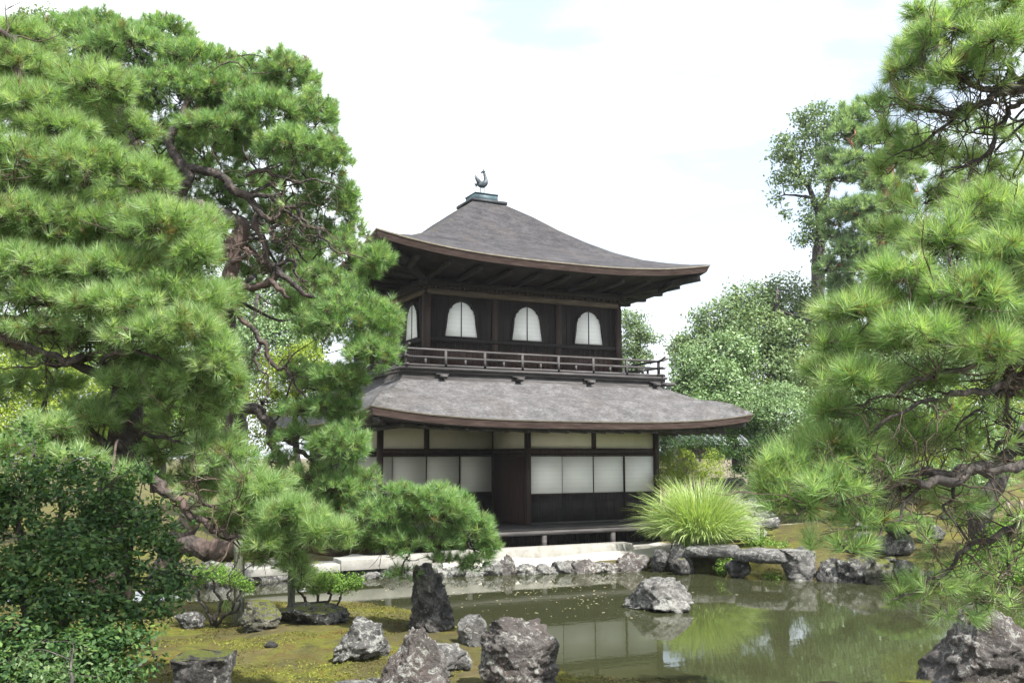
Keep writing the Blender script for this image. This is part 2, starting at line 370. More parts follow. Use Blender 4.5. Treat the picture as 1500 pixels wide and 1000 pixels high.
nt.links.new(col, b.inputs['Base Color']); b.inputs['Roughness'].default_value = .95; b.inputs['Specular IOR Level'].default_value = .15
bump(nt, b, math_n(nt, 'ADD', noise(nt, 55, 5, .7), noise(nt, 9, 5, .6)), .9, .03)
ground = mk_obj('ground', np.c_[xy, H], quads, m, smooth=True, attrs={'gravel': np.maximum(gravel, path), 'moss': moss})
tag(ground, 'mossy garden ground with pale gravel around the pavilion', 'ground', kind='structure')

m, nt, b = new_mat('murky_pond_water')
nt.links.new(ramp(nt, noise(nt, .35, 3), [(.35, (.028, .031, .014)), (.65, (.034, .0365, .017))]), b.inputs['Base Color'])
b.inputs['Roughness'].default_value = .015; b.inputs['IOR'].default_value = 1.333; b.inputs['Specular IOR Level'].default_value = .5
bump(nt, b, math_n(nt, 'ADD', noise(nt, 1.6, 3, .5, stretch=(1, 2.2, 1)), math_n(nt, 'MULTIPLY', noise(nt, 7, 3, .5, stretch=(1, 2, 1)), .25)), .022, .05)
wx = np.linspace(-24, 30, 28); wy = np.linspace(-26, 12, 20); WX, WY = np.meshgrid(wx, wy); ii = np.arange(len(wx)*len(wy)).reshape(len(wy), len(wx))
water = mk_obj('pond_water', np.c_[WX.ravel(), WY.ravel(), 0*WX.ravel()], np.stack([ii[:-1, :-1], ii[:-1, 1:], ii[1:, 1:], ii[1:, :-1]], -1).reshape(-1, 4), m, smooth=True)
tag(water, 'still olive green pond reflecting the pavilion', 'pond', kind='structure')
def gz(x, y): return float(ground_h(np.array([[x, y]]))[0])

# ------------------------------------------------------------------ the pavilion
PAV = empty('pavilion', (3.94, 3.0, .25))
tag(PAV, 'two storeyed dark timber pavilion with curved shingle roofs beyond the pond', 'temple pavilion')
B = 1.97
def rect_pt(r, side, u):
    x0, x1, y0, y1 = r
    if side == 0: return x0+(x1-x0)*u, np.full_like(u, y0)
    if side == 1: return np.full_like(u, x1), y0+(y1-y0)*u
    if side == 2: return x1-(x1-x0)*u, np.full_like(u, y1)
    return np.full_like(u, x0), y1-(y1-y0)*u
def roof(name, er, tr, zprof, lift, pw, edge, mroof, rough=.018):
    """er eave rectangle, tr top rectangle, zprof(v) height of the mid line, lift(v)*|u|^pw corner rise, edge = list of (inset, drop, material)"""
    nu, nv = 97, 33
    u = np.linspace(0, 1, nu); v = np.linspace(0, 1, nv)
    V, Fq, hip = [], [], []
    for s in range(4):
        ex, ey = rect_pt(er, s, u); tx, ty = rect_pt(tr, s, u)
        base = len(V)*nu*nv if False else s*nu*nv
        X = ex[None]*(1-v[:, None])+tx[None]*v[:, None]; Y = ey[None]*(1-v[:, None])+ty[None]*v[:, None]
        L = np.abs(2*u-1)[None]**pw
        Z = zprof(v)[:, None]+lift(v)[:, None]*L
        p = np.c_[X.ravel(), Y.ravel(), Z.ravel()]
        w = np.minimum(1, 4*np.minimum(u, 1-u))[None]*np.minimum(1, 6*v)[:, None]
        p[:, 2] += (rough*fbm(p*np.array([1.6, 1.6, .8]), 4, 3))*w.ravel()
        V.append(p); hip.append((np.clip((np.abs(2*u-1)-.72)/.28, 0, 1)[None]*np.ones((nv, 1))).ravel())
        ii = np.arange(nu*nv).reshape(nv, nu)+base
        Fq.append(np.stack([ii[:-1, :-1], ii[:-1, 1:], ii[1:, 1:], ii[1:, :-1]], -1).reshape(-1, 4))
    rf = mk_obj(name, np.concatenate(V), np.concatenate(Fq), mroof, PAV, smooth=True, attrs={'hip': np.concatenate(hip)})
    # eave edge strips
    ov = min(abs(tr[0]-er[0]), abs(tr[2]-er[2]))
    for k in range(len(edge)-1):
        (i0, d0, _), (i1, d1, mt) = edge[k], edge[k+1]
        Vv, Ff = [], []
        for s in range(4):
            for ins, dz in ((i0, d0), (i1, d1)):
                r = (er[0]+ins, er[1]-ins, er[2]+ins, er[3]-ins); x, y = rect_pt(r, s, u)
                z = zprof(np.zeros(1))[0]+lift(np.zeros(1))[0]*np.abs(2*u-1)**pw*max(0, 1-.75*ins/ov)**2+dz
                Vv.append(np.c_[x, y, z])
            o_ = s*2*nu; a = np.arange(nu-1)
            Ff.append(np.stack([o_+a, o_+nu+a, o_+nu+a+1, o_+a+1], -1))
        mk_obj('eave_trim' if k else 'eave_lip', np.concatenate(Vv), np.concatenate(Ff), mt, rf, smooth=False)
    return rf
UCX, UCY, UH = 3.971, 2.867, 2.784
hz_h = np.array([.40, .5, 1.1, 1.65, 2.2, 2.75, 3.3, 3.8, 4.2, 4.592]); hz_z = np.array([9.84, 9.76, 9.33, 8.87, 8.47, 8.13, 7.88, 7.74, 7.665, 7.63])
LIFT = .35
def uz(v):
    h = 4.592+(.46-4.592)*v; z = np.interp(h, hz_h, hz_z)
    return z-LIFT*(h/4.592)**5
UER = (UCX-4.70, UCX+4.592, UCY-4.592, UCY+4.592); UTR = (UCX-.46, UCX+.46, UCY-.46, UCY+.46)
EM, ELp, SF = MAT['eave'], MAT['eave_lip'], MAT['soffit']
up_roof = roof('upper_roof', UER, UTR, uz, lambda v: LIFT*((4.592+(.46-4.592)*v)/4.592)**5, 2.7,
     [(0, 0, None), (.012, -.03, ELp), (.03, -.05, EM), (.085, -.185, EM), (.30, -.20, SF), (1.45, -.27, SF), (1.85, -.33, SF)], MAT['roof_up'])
# rafters under the upper eave, in pairs
mb = MB()
for s in range(4):
    for c in np.arange(-3.6, 3.61, .8):
        for dd in (-.0,):
            t = c+dd; h0, h1 = 4.592-.33, 2.6
            dz = LIFT*abs(t/4.592)**2.7
            lo = max(2.75, abs(t)+.05)
            if lo >= h0-.1: continue
            a = (t, -h0, 7.283-.285+dz*.8); bb = (t, -lo, 7.283-.36+dz*.35)
            R = [(1, 0, 0, 1), (0, -1, 1, 0), (-1, 0, 0, -1), (0, 1, -1, 0)][s]
            f = lambda q: (UCX+R[0]*q[0]+R[1]*q[1], UCY+R[2]*q[0]+R[3]*q[1], q[2])
            mb.beam(f(a), f(bb), .13, .09)
for sx in (-1, 1):
    for sy in (-1, 1):
        mb.beam((UCX+sx*2.7, UCY+sy*2.7, 6.93), (UCX+sx*4.38, UCY+sy*4.38, 7.30), .2, .17)
mb.build('rafters', MAT['wood'], up_roof)
mb = MB()
q = .56; mb.box(UCX-q, UCX+q, UCY-q, UCY+q, 9.755, 9.84)
q = .47; mb.box(UCX-q, UCX+q, UCY-q, UCY+q, 9.60, 9.755)
led = mb.build('roof_cap', MAT['cap_dark'], PAV)
mb = MB(); q = .352; mb.box(UCX-q, UCX+q, UCY-q, UCY+q, 9.842, 10.05); q = .372; mb.box(UCX-q, UCX+q, UCY-q, UCY+q, 10.05, 10.078)
mb.build('copper_box', MAT['patina'], led)

# lower roof
LER = (-1.107, 8.99, -2.72, 8.2); BX0, BX1, BY0, BY1 = .257, 7.646, -.785, 6.52
LTR = (BX0-.02, BX1+.02, BY0-.02, BY1+.02)
def lz(v):
    return 3.386+(4.36-3.386)*(.86*v+.14*(1-(1-v)**2)) + .12*np.sin(np.pi*np.minimum(v*1.7, 1))
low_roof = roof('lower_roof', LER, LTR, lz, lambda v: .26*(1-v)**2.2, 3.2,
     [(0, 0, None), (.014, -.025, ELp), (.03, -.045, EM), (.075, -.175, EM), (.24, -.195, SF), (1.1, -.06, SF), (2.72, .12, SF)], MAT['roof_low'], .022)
mb = MB()
for t in np.arange(-.8, 8.8, .505):
    e = abs(2*(t+1.107)/10.097-1)**3.2*.26
    mb.beam((t, -2.36, 3.155+e*.75), (t, -.02, 3.31), .075, .09)
for t in np.arange(-2.0, 7.8, .505):
    for x0, x1 in ((-.76, .35), (8.64, 7.53)):
        mb.beam((x0, t, 3.17), (x1, t, 3.33), .075, .09)
for x, y, xx, yy in ((-.95, -2.56, .3, -.1), (8.83, -2.56, 7.6, -.1)): mb.beam((x, y, 3.37), (xx, yy, 3.30), .13, .12)
mb.build('rafters', MAT['wood_grey'], low_roof)

# upper storey
ux0, ux1, uy0, uy1 = UCX-UH, UCX+UH, UCY-UH, UCY+UH
mb = MB(); mb.box(ux0, ux1, uy0, uy1, 4.6, 6.95)
uwall = mb.build('upper_wall', MAT['wood_wall'], PAV)
def face(s, t, o, z):     # s side, t along from left, o outward offset
    R = [(1, 0, 0, 1), (0, -1, 1, 0), (-1, 0, 0, -1), (0, 1, -1, 0)][s]
    p = (t-UH, -UH-o)
    return (UCX+R[0]*p[0]+R[1]*p[1], UCY+R[2]*p[0]+R[3]*p[1], z)
def fbox(mb, s, t0, t1, o0, o1, z0, z1):
    a = face(s, t0, o0, z0); c = face(s, t1, o1, z1)
    mb.box(min(a[0], c[0]), max(a[0], c[0]), min(a[1], c[1]), max(a[1], c[1]), z0, z1)
UB = 1.856; bat = MB(); bm = MB(); den = MB(); pale = MB()
for s in range(4):
    for k in range(1, 3):
        q_ = MB(); fbox(q_, s, k*UB-.085, k*UB+.085, .002, .05, 4.69, 6.56); q_.build('post', MAT['wood_post'], uwall)
    fbox(bm, s, -.06, 2*UH+.06, .003, .062, 5.40, 5.50)           # rail under the windows
    fbox(bm, s, -.06, 2*UH+.06, .003, .05, 4.69, 4.78)
    fbox(pale, s, -.075, 2*UH+.075, .004, .075, 6.56, 6.70)       # bleached head beam
    fbox(den, s, -.11, 2*UH+.11, .003, .114, 6.702, 6.762)
    for k in range(44): fbox(den, s, .02+k*.127, .085+k*.127, .112, .17, 6.705, 6.765)
    fbox(bm, s, -.2, 2*UH+.2, .003, .16, 6.767, 6.94)
    for k in range(3):
        for j in range(1, 12): fbox(bat, s, k*UB+j*.155-.006, k*UB+j*.155+.006, .002, .012, 4.78, 5.40)
        for j in range(1, 7):
            if j not in (3,): fbox(bat, s, k*UB+j*.265-.005, k*UB+j*.265+.005, .002, .008, 5.50, 6.56)
for sx, sy in ((ux0, uy0), (ux1, uy0), (ux1, uy1), (ux0, uy1)): MB().box(sx-.085, sx+.085, sy-.085, sy+.085, 4.69, 6.56).build('post', MAT['wood_post'], uwall)
bat.build('battens', MAT['wood'], uwall); bm.build('rails', MAT['wood'], uwall)
pale.build('head_beam', MAT['wood_pale'], uwall); den.build('cornice', MAT['wood_post'], uwall)
brn = MB()
for s in range(4):
    for k in range(3): fbox(brn, s, k*UB+.1, (k+1)*UB-.1, .0015, .004, 4.79, 5.25)
brn.build('lower_boards', MAT['wood_brown'], uwall)
# bell shaped windows
half = [(.438, 0), (.425, .10), (.402, .24), (.384, .38), (.372, .50), (.362, .57), (.338, .60), (.338, .645), (.30, .70), (.262, .715), (.245, .765), (.19, .81), (.13, .845), (.07, .862), (0, .885)]
outl = [(x, z) for x, z in half]+[(-x, z) for x, z in half[::-1][1:]]
for s in range(4):
    for k in range(3):
        tcn = (k+.5)*UB; zb = 5.545
        V = [face(s, tcn+x, .020, zb+z) for x, z in outl]+[face(s, tcn+x, .004, zb+z) for x, z in outl]
        n = len(outl); Fs = [tuple(range(n))]+[(i, i+n, (i+1) % n+n, (i+1) % n) for i in range(n)]
        w = MB().add(V, Fs).build('window', MAT['paper'], PAV)
        V, Fs = [], []
        for i, (x, z) in enumerate(outl):
            cx, cz = 0, .4; g = 1.0; dx, dz = x-cx, z-cz; l = math.hypot(dx, dz); o = .055
            for (sc, off) in ((0, .045), (o, .045), (o, .003), (0, .003)):
                V.append(face(s, tcn+x+dx/l*sc, off, zb+z+dz/l*sc))
        for i in range(n):
            j = (i+1) % n
            for a in range(4): c = (a+1) % 4; Fs.append((4*i+a, 4*j+a, 4*j+c, 4*i+c))
        MB().add(V, Fs).build('frame', MAT['wood'], w)
        mu = MB(); fbox(mu, s, tcn-.011, tcn+.011, .021, .036, zb, zb+.88); mu.build('mullion', MAT['wood'], w)
# balcony
mb = MB(); mb.box(BX0+.03, BX1-.03, BY0+.03, BY1-.03, 4.2, 4.56)
mb.build('balcony_skirt', MAT['wood_grey'], PAV)
mb = MB(); mb.box(BX0, BX1, BY0, BY1, 4.25, 4.40)
mb.build('skirt_board', MAT['wood_grey'], PAV)
mb = MB(); mb.box(BX0-.06, BX1+.06, BY0-.06, BY1+.06, 4.60, 4.67); mb.box(BX0-.02, BX1+.02, BY0-.02, BY1+.02, 4.53, 4.60)
bal = mb.build('balcony_floor', MAT['wood_grey'], PAV)
for x in np.linspace(BX0+1.0, BX1-.3, 4):
    k = MB(); k.box(x-.07, x+.07, BY0-.13, BY0+.1, 4.42, 4.49); k.box(x-.16, x+.16, BY0-.045, BY0+.05, 4.495, 4.528); k.box(x-.09, x+.09, BY0-.155, BY0-.131, 4.43, 4.48)
    k.build('bracket', MAT['wood_grey'], bal)
k = MB(); k.box(BX1-.02, BX1+.12, BY0-.12, BY0+.05, 4.42, 4.49); k.beam((BX1-.1, BY0+.1, 4.47), (BX1+.2, BY0-.2, 4.47), .12, .1); k.build('bracket', MAT['wood_grey'], bal)
# railing
rl = MB(); rp = []
def railrun(a, b_, nrm):
    a = np.array(a, float); b_ = np.array(b_, float); d = (b_-a); L = np.linalg.norm(d); d /= L
    up = lambda p, z: np.array([p[0], p[1], z])
    pts = [up(a-d*.30, 5.185), up(a-d*.16, 5.125), up(a, 5.10)]+[up(a+d*t, 5.10-.012*math.sin(math.pi*t/L)) for t in np.linspace(.3, L-.3, 12)]+[up(b_, 5.10), up(b_+d*.16, 5.125), up(b_+d*.30, 5.185)]
    rl.tube(pts, .030, 8)
    rl.beam(up(a-d*.2, 4.91), up(b_+d*.2, 4.91), .05, .055); rl.beam(up(a-d*.2, 4.72), up(b_+d*.2, 4.72), .06, .06)
    n = 7
    for i in range(n+1):
        p = a+d*L*i/n
        rp.append(MB().beam(up(p, 4.672), up(p, 5.08), .06, .06))
        if i < n:
            p2 = a+d*L*(i+.5)/n; rp.append(MB().beam(up(p2, 4.745), up(p2, 4.885), .05, .05))
i_ = .10
railrun((BX0+i_, BY0+i_), (BX1-i_, BY0+i_), 0); railrun((BX1-i_, BY0+i_+.002), (BX1-i_, BY1-i_), 0)
railrun((BX1-i_, BY1-i_), (BX0+i_, BY1-i_), 0); railrun((BX0+i_, BY1-i_), (BX0+i_, BY0+i_+.002), 0)
rail = rl.build('railing', MAT['wood_grey'], PAV); 
for q_ in rp: q_.build('railing_post', MAT['wood_grey'], rail)

# ground storey: right block X 3.94-7.88 at Y=0, recess wall at Y=B over the left half
ZV = .87
def panelwall(name, boxes, mat): 
    k = MB()
    for bx in boxes: k.box(*bx)
    return k.build(name, mat, PAV)
panelwall('plaster_wall', [(2*B+.04, 4*B-.03, .03, .10, 2.79, 3.40), (.04, 2*B-.03, B+.03, B+.10, 2.79, 3.5), (2*B-.035, 2*B+.0295, .10, B, 2.79, 3.45),
     (-.05, .02, B+.1, 6.0, 2.79, 3.45), (4*B-.05, 4*B+.02, .1, 6.0, 2.79, 3.45)], MAT['plaster'])
panelwall('side_wall', [(-.05, .02, B+.1, 6.0, .87, 2.60), (4*B-.05, 4*B+.02, .1, 6.0, .87, 2.60), (-.05, 7.9, 5.93, 6.0, .87, 3.4)], MAT['wood_wall'])
panelwall('recess_side_boards', [(2*B-.035, 2*B+.03, .10, B, .87, 2.60)], MAT['wood_brown'])
# beams
panelwall('tie_beam', [(2*B, 4*B+.06, -.02, .12, 2.66, 2.785), (-.06, 2*B-.04, B-.03, B+.12, 2.66, 2.785), (2*B-.06, 2*B+.05, .122, B-.04, 2.66, 2.785),
     (2*B, 4*B+.05, -.005, .11, 2.585, 2.645), (-.06, 2*B-.04, B-.01, B+.11, 2.585, 2.645), (2*B-.05, 2*B+.04, .122, B-.04, 2.585, 2.645),
     (-.09, .05, B+.12, 6.0, 2.6, 2.785), (4*B-.06, 4*B+.05, .122, 6.0, 2.6, 2.785)], MAT['wood_post'])
panelwall('eave_beam', [(-.07, 4*B+.07, -.055, .015, 3.27, 3.36), (-.08, -.01, .016, 6, 3.27, 3.36)], MAT['wood_post'])
def post(x, y, z0=.25, z1=3.42, w=.125):
    k = MB(); k.box(x-w/2, x+w/2, y-w/2, y+w/2, z0, z1); k.build('post', MAT['wood_post'], PAV)
for x in (0.02, 2*B, 4*B): post(x, .0)
post(3*B, 0.03, 2.79, 3.42, .115)
for x in (0.02,): post(x, B+.03)
post(B, B+.0, 2.79, 3.45, .115); post(2*B-.02, B, .87, 3.45, .06)
for y in (2*B, 3*B+.02): post(-.01, y); post(4*B, y)
# sliding paper doors: right block
def door(x0, x1, y, zb, mat, mp_):
    k = MB(); k.box(x0+.014, x1-.014, y, y+.02, zb, 2.583)
    d = k.build('paper_door', mat, PAV)
    k = MB(); k.box(x0-.003, x0+.012, y-.012, y+.02, .872, 2.584); k.box(x0+.0125, x1-.0035, y-.010, y+.02, zb-.04, zb-.001)
    k.build('door_frame', MAT['wood_post'], d)
    k = MB(); k.box(x0+.013, x1-.004, y-.004, y+.02, .93, zb-.041)
    for j in range(1, 4): k.box(x0+.013, x1-.004, y-.014, y-.0045, .93+j*.17-.008, .93+j*.17+.008)
    for j in range(1, 3): k.box(x0+(x1-x0)*j/3-.008, x0+(x1-x0)*j/3+.008, y-.020, y-.0145, .93, zb-.042)
    k.build('lower_panel', MAT['wood'], d)
w = (2*B-.125)/4
for i in range(4): door(2*B+.0625+i*w, 2*B+.0625+(i+1)*w, .012+(.035 if i in (1, 2) else 0), 1.645, MAT['paper'], None)
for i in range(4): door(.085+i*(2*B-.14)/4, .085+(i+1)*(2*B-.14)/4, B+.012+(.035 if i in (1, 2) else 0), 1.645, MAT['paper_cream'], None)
panelwall('door_sill', [(2*B, 4*B+.05, -.03, .1, .874, .925), (-.05, 2*B-.05, B-.03, B+.1, .874, .925)], MAT['wood_grey'])
# veranda
k = MB()
for i in range(6): k.box(-.12, 4*B-.0, -1.0+i*.163, -1.0+i*.163+.158, .82, .868)
for i in range(12): k.box(-.12, 2*B-.07, -.02+i*.163, -.02+i*.163+.158, .82, .868+.0015)
k.box(-.14, 4*B+.02, -.99, -.93, .70, .815)
ver = k.build('veranda_floor', MAT['wood_grey'], PAV)
for x in np.linspace(-.05, 4*B-.06, 5): MB().box(x-.055, x+.055, -.98, -.87, .25, .70).build('veranda_post', MAT['wood_grey'], ver)
k = MB(); k.box(0.0, 4*B, -.09, -.06, .2, .81)
for x in np.arange(.05, 4*B, .13): k.box(x, x+.035, -.12, -.092, .25, .81)
k.build('underfloor_lattice', MAT['wood'], PAV)
mb = MB(); mb.box(-.02, 4*B+.02, -.03, 6.0, .2, .86); mb.build('foundation', MAT['wood'], PAV)

# stone steps in front of the veranda
def bevel_box(name, x0, x1, y0, y1, z0, z1, mat, bev=.012, base=None):
    o = MB().box(x0, x1, y0, y1, z0, z1).build(name, mat, None, ((x0+x1)/2, (y0+y1)/2, z0))
    md = o.modifiers.new('edge', 'BEVEL'); md.width = bev; md.segments = 2
    return o
tag(bevel_box('stone_step', 1.0, 6.08, -1.52, -1.05, .2, .46, MAT['stone_step']), 'long pale cut stone step before the dark veranda', 'stone step')
tag(bevel_box('stone_step', -1.35, .95, -1.62, -1.02, .2, .43, MAT['stone_step']), 'shorter cut stone step partly behind the pine pad at the left end of the veranda', 'stone step')
tag(bevel_box('paving_slab', 6.14, 7.6, -1.20, -.62, .2, .33, MAT['stone_step']), 'low flat paving slab between the long stone step and tall grass clump', 'paving slab')
tag(bevel_box('kerb_stone', -3.4, -1.40, -1.75, -1.35, .2, .36, MAT['stone_step']), 'low kerb stone on pale gravel left of the pavilion steps', 'kerb stone')

# bronze bird on the roof
def bird():
    c = np.array([UCX, UCY, 10.078]); e = empty('bird_statue', c)
    tag(e, 'slender bronze bird statue standing on the roof box with tail raised', 'statue')
    ax = RT*np.array([1, 1, 0]); ax /= np.linalg.norm(ax); sd = np.array([-ax[1], ax[0], 0])
    def q(a, z, s=0): return c+ax*a+sd*s+np.array([0, 0, z])
    k = MB()
    # body and neck, one tapering tube
    pts = spline([q(-.12, .40), q(-.06, .35), q(.02, .34), q(.09, .39), q(.115, .47), q(.105, .56), q(.085, .64), q(.075, .70)], 5)
    rad = np.interp(np.linspace(0, 1, len(pts)), [0, .12, .3, .45, .6, .75, .9, 1], [.03, .075, .10, .095, .066, .05, .044, .036])
    k.tube(pts, rad, 10)
    k.tube([q(.11, .715), q(.07, .735), q(.02, .725), q(-.045, .69)], [.018, .050, .038, .006], 8)      # head and beak
    body = k.build('body', MAT['bronze'], e, smooth=True)
    k = MB()
    for i, (a, z) in enumerate([(.03, .80), (.06, .82), (.085, .79)]): k.tube([q(.045, .76), q((.045+a)/2+.01, .79), q(a-.02, z+.02)], [.012, .010, .003], 5)
    k.build('crest', MAT['bronze'], e)
    k = MB()
    for s in (-1, 1):
        V = []
        for i, (a, z) in enumerate([(-.02, .32), (-.09, .33), (-.15, .40), (-.205, .66), (-.13, .57), (-.06, .50), (.0, .42)]):
            V += [q(a, z, s*.045+s*.02), q(a, z, s*.045)]
        n = 7; Fs = [tuple(range(0, 14, 2)), tuple(range(13, 0, -2))]+[(2*i, 2*i+1, (2*i+3) % 14, (2*i+2) % 14) for i in range(n)]
        k.add(V, Fs)
    k.build('wings', MAT['bronze'], e)
    k = MB()
    for i, (a, z) in enumerate([(-.24, .27), (-.20, .22), (-.16, .19), (-.26, .33), (-.25, .68)]):
        k.tube(spline([q(-.10, .35), q((-.10+a)/2-.02, (z+.35)/2+.03), q(a, z)], 4), np.linspace(.022, .004, 9), 6)
    k.build('tail', MAT['bronze'], e)
    for s in (-1, 1):
        k = MB(); k.tube([q(.02+.045*s, .35, .03*s), q(.02+.05*s, .25, .03*s), q(.02+.05*s, .0, .03*s)], [.040, .014, .012], 7)
        for t in (-.5, 0, .5): k.tube([q(.02+.05*s, .008, .03*s), q(-.035+.05*s, .006, .03*s+t*.08)], [.009, .005], 5)
        k.build('leg', MAT['bronze'], e)
bird()

# ------------------------------------------------------------------ rocks
def ico(n):
    import bmesh
    bm_ = bmesh.new(); bmesh.ops.create_icosphere(bm_, subdivisions=n, radius=1)
    V = np.array([v.co[:] for v in bm_.verts]); Fs = np.array([[v.index for v in f.verts] for f in bm_.faces]); bm_.free(); return V, Fs
ICO = {n: ico(n) for n in (3, 4, 5, 6)}
def rock(pos, w, h, d=None, seed=1, mat='rock', prof=None, facets=11, cut=.72, sub=5, sink=.12, rot=None, label=None, group=None, tilt=0, rough=1.0, name='rock', flat=0):
    """pos: base centre; w across the view, h high, d deep. prof: (height 0..1, half width factor, shift) rows"""
    rng = np.random.default_rng(seed); V, Fs = ICO[sub]; p = V.copy(); d = d or w*.8
    p = p*(1+.16*fbm(p*1.3+seed*7.1, 2, seed))[:, None]
    for _ in range(facets):
        n = rng.normal(size=3); n /= np.linalg.norm(n); o = rng.uniform(cut-.12, cut+.18)
        t = p@n; p = p-n[None]*(np.maximum(t-o, 0)*.93)[:, None]
    if flat: p[:, 2] = np.where(p[:, 2] > flat, flat+(p[:, 2]-flat)*.12, p[:, 2])
    nn_ = p/np.linalg.norm(p, axis=1)[:, None]
    q = p*np.array([w, d, h*1.4])[None]/min(w, h, d)
    rg = np.abs(fbm(q*1.6+seed*3.3, 4, seed+5, 2.2, .55)); p = p+nn_*((rg-.28)*.17*rough)[:, None]-nn_*(.028*rough*np.abs(fbm(q*4.2+seed, 3, seed+9)))[:, None]+nn_*(.012*rough*fbm(q*14+seed, 2, seed+4))[:, None]
    z0, z1 = p[:, 2].min(), p[:, 2].max(); z = (p[:, 2]-z0)/(z1-z0)
    ex = (p[:, 0].max()-p[:, 0].min())/2; ey = (p[:, 1].max()-p[:, 1].min())/2
    xs, ys = (p[:, 0]-(p[:, 0].max()+p[:, 0].min())/2)/ex, (p[:, 1]-(p[:, 1].max()+p[:, 1].min())/2)/ey
    if prof:
        pr = np.array(prof); wz = np.interp(z, pr[:, 0], pr[:, 1]); sh = np.interp(z, pr[:, 0], pr[:, 2])
        nat = np.sqrt(np.clip(1-(2*z-1)**2, .03, 1)); nat = np.maximum(nat, .18)
        xs = np.clip(xs/np.maximum(nat, .35), -1.05, 1.05)*wz+sh; ys = np.clip(ys/np.maximum(nat, .35), -1.05, 1.05)*wz
    xs = xs+tilt*(z-.5)
    a = math.atan2(RT[1], RT[0])+(rot or 0); c, s = math.cos(a), math.sin(a)
    X, Y = xs*w/2, ys*d/2
    W = np.c_[pos[0]+c*X-s*Y, pos[1]+s*X+c*Y, pos[2]-sink*h+z*h*(1+sink)]
    o = mk_obj(name, W, Fs, MAT[mat], None, (pos[0], pos[1], pos[2]), smooth=True)
    return tag(o, label, 'rock', group)
def rpx(xc, yb, wpx, hpx, zb=0.0, **k):
    """rock whose base stands at height zb under pixel (xc, yb)"""
    p = PZ(xc, yb, zb); D = (p-EYE)@FW; p = p+FW*np.array([1, 1, 0])*WD(wpx, D)*.3
    if zb > .14: p[2] = min(p[2], max(0.0, gz(p[0], p[1])-.01))
    return rock(p, WD(wpx, D), WD(hpx, D), **k)

# foreground promontory
rpx(629, 926, 68, 98, .22, seed=3, sub=6, mat='rock_dark', prof=[(0, 1, 0), (.3, .96, .02), (.52, .88, .0), (.72, .72, -.06), (.88, .66, -.10), (1, .5, -.08)], d=.6, label='tall upright dark rock at the pond edge below the pine pad')
rpx(762, 1035, 128, 122, .1, seed=12, sub=6, mat='rock_warm', prof=[(0, 1, 0), (.4, 1, 0), (.7, .92, -.02), (.88, .74, -.08), (1, .5, -.1)], label='large blocky mottled rock at the water, lower middle')
rpx(605, 1045, 130, 118, .2, seed=21, sub=6, mat='rock_warm', prof=[(0, 1, 0), (.4, .9, .02), (.7, .62, -.02), (.9, .35, -.04), (1, .2, -.05)], label='brown wedge shaped rock in front of a grey boulder, lower middle')
rpx(628, 985, 108, 55, .35, seed=33, mat='rock', label='grey rounded boulder behind the brown wedge rock')
rpx(693, 960, 58, 56, .15, seed=41, mat='rock_pale', prof=[(0, 1, .1), (.5, .85, 0), (.8, .7, -.12), (1, .4, -.15)], label='pale leaning rock between the tall dark rock and the blocky rock')
rpx(725, 968, 42, 32, .1, seed=43, mat='rock_mossy', label='small rock with moss tucked beside the blocky rock')
rpx(527, 968, 78, 60, .33, seed=52, mat='rock', prof=[(0, .9, -.08), (.4, 1, -.02), (.75, .72, .12), (1, .42, .18)], label='angular grey rock lying on the moss mound')
rpx(561, 958, 24, 18, .33, seed=53, mat='rock_pale', sub=4, label='small pale stone on moss right of the angular grey rock')
rpx(545, 1000, 40, 22, .36, seed=54, mat='rock_dark', sub=4, label='dark low stone left of the brown wedge rock')
rpx(672, 985, 40, 30, .2, seed=56, mat='rock', sub=4, label='small grey stone wedged between boulder and pale leaning rock')
rpx(520, 1015, 110, 22, .36, seed=55, mat='rock', flat=.3, sub=4, label='flat grey stone at the lower edge below the moss')
rpx(378, 922, 66, 44, .3, seed=61, mat='rock_mossy', prof=[(0, 1, 0), (.5, .95, 0), (.8, .8, 0), (1, .5, -.1)], label='squat brownish rock beside the azalea and wooden prop')
rpx(450, 918, 130, 30, .28, seed=62, mat='rock_dark', prof=[(0, 1, 0), (.4, .96, 0), (.7, .8, -.05), (1, .35, -.1)], label='long low dark rock behind the moss mound')
rpx(275, 918, 46, 26, .25, seed=63, mat='rock', sub=4, label='grey rock left of the twisted azalea')
rpx(395, 940, 22, 10, .42, seed=64, mat='rock_dark', sub=3, label='tiny dark stone lying on the moss mound')
# squared stone post at the lower left
k = PZ(297, 1018, .52); st = rock(k, WD(82, 8.2), .36, .45, 71, 'rock_dark', [(0, 1.05, 0), (.5, 1, 0), (.9, .94, 0), (1, .86, 0)], 6, 1.0, 5, .3, label='squat dark squared stone stump at the lower edge', rough=.5, flat=.62, name='stone_stump')
st['category'] = 'stone stump'
# island rock, right rock
rpx(972, 896, 104, 46, 0, seed=82, mat='rock_pale', prof=[(0, 1, 0), (.35, 1, 0), (.65, .88, -.04), (.85, .74, -.04), (1, .45, -.06)], label='pale grey rock standing alone in the pond', sink=.2)
rpx(1478, 1034, 176, 142, 0, seed=94, sub=6, mat='rock_warm', prof=[(0, 1.02, 0), (.4, .96, 0), (.65, .80, -.02), (.85, .50, -.02), (1, .22, 0)], label='big craggy rock in the pond at the lower right', rough=.9)
rpx(1400, 1046, 60, 46, 0, seed=95, mat='rock', sub=4, label='low rock at the left foot of the craggy corner rock')

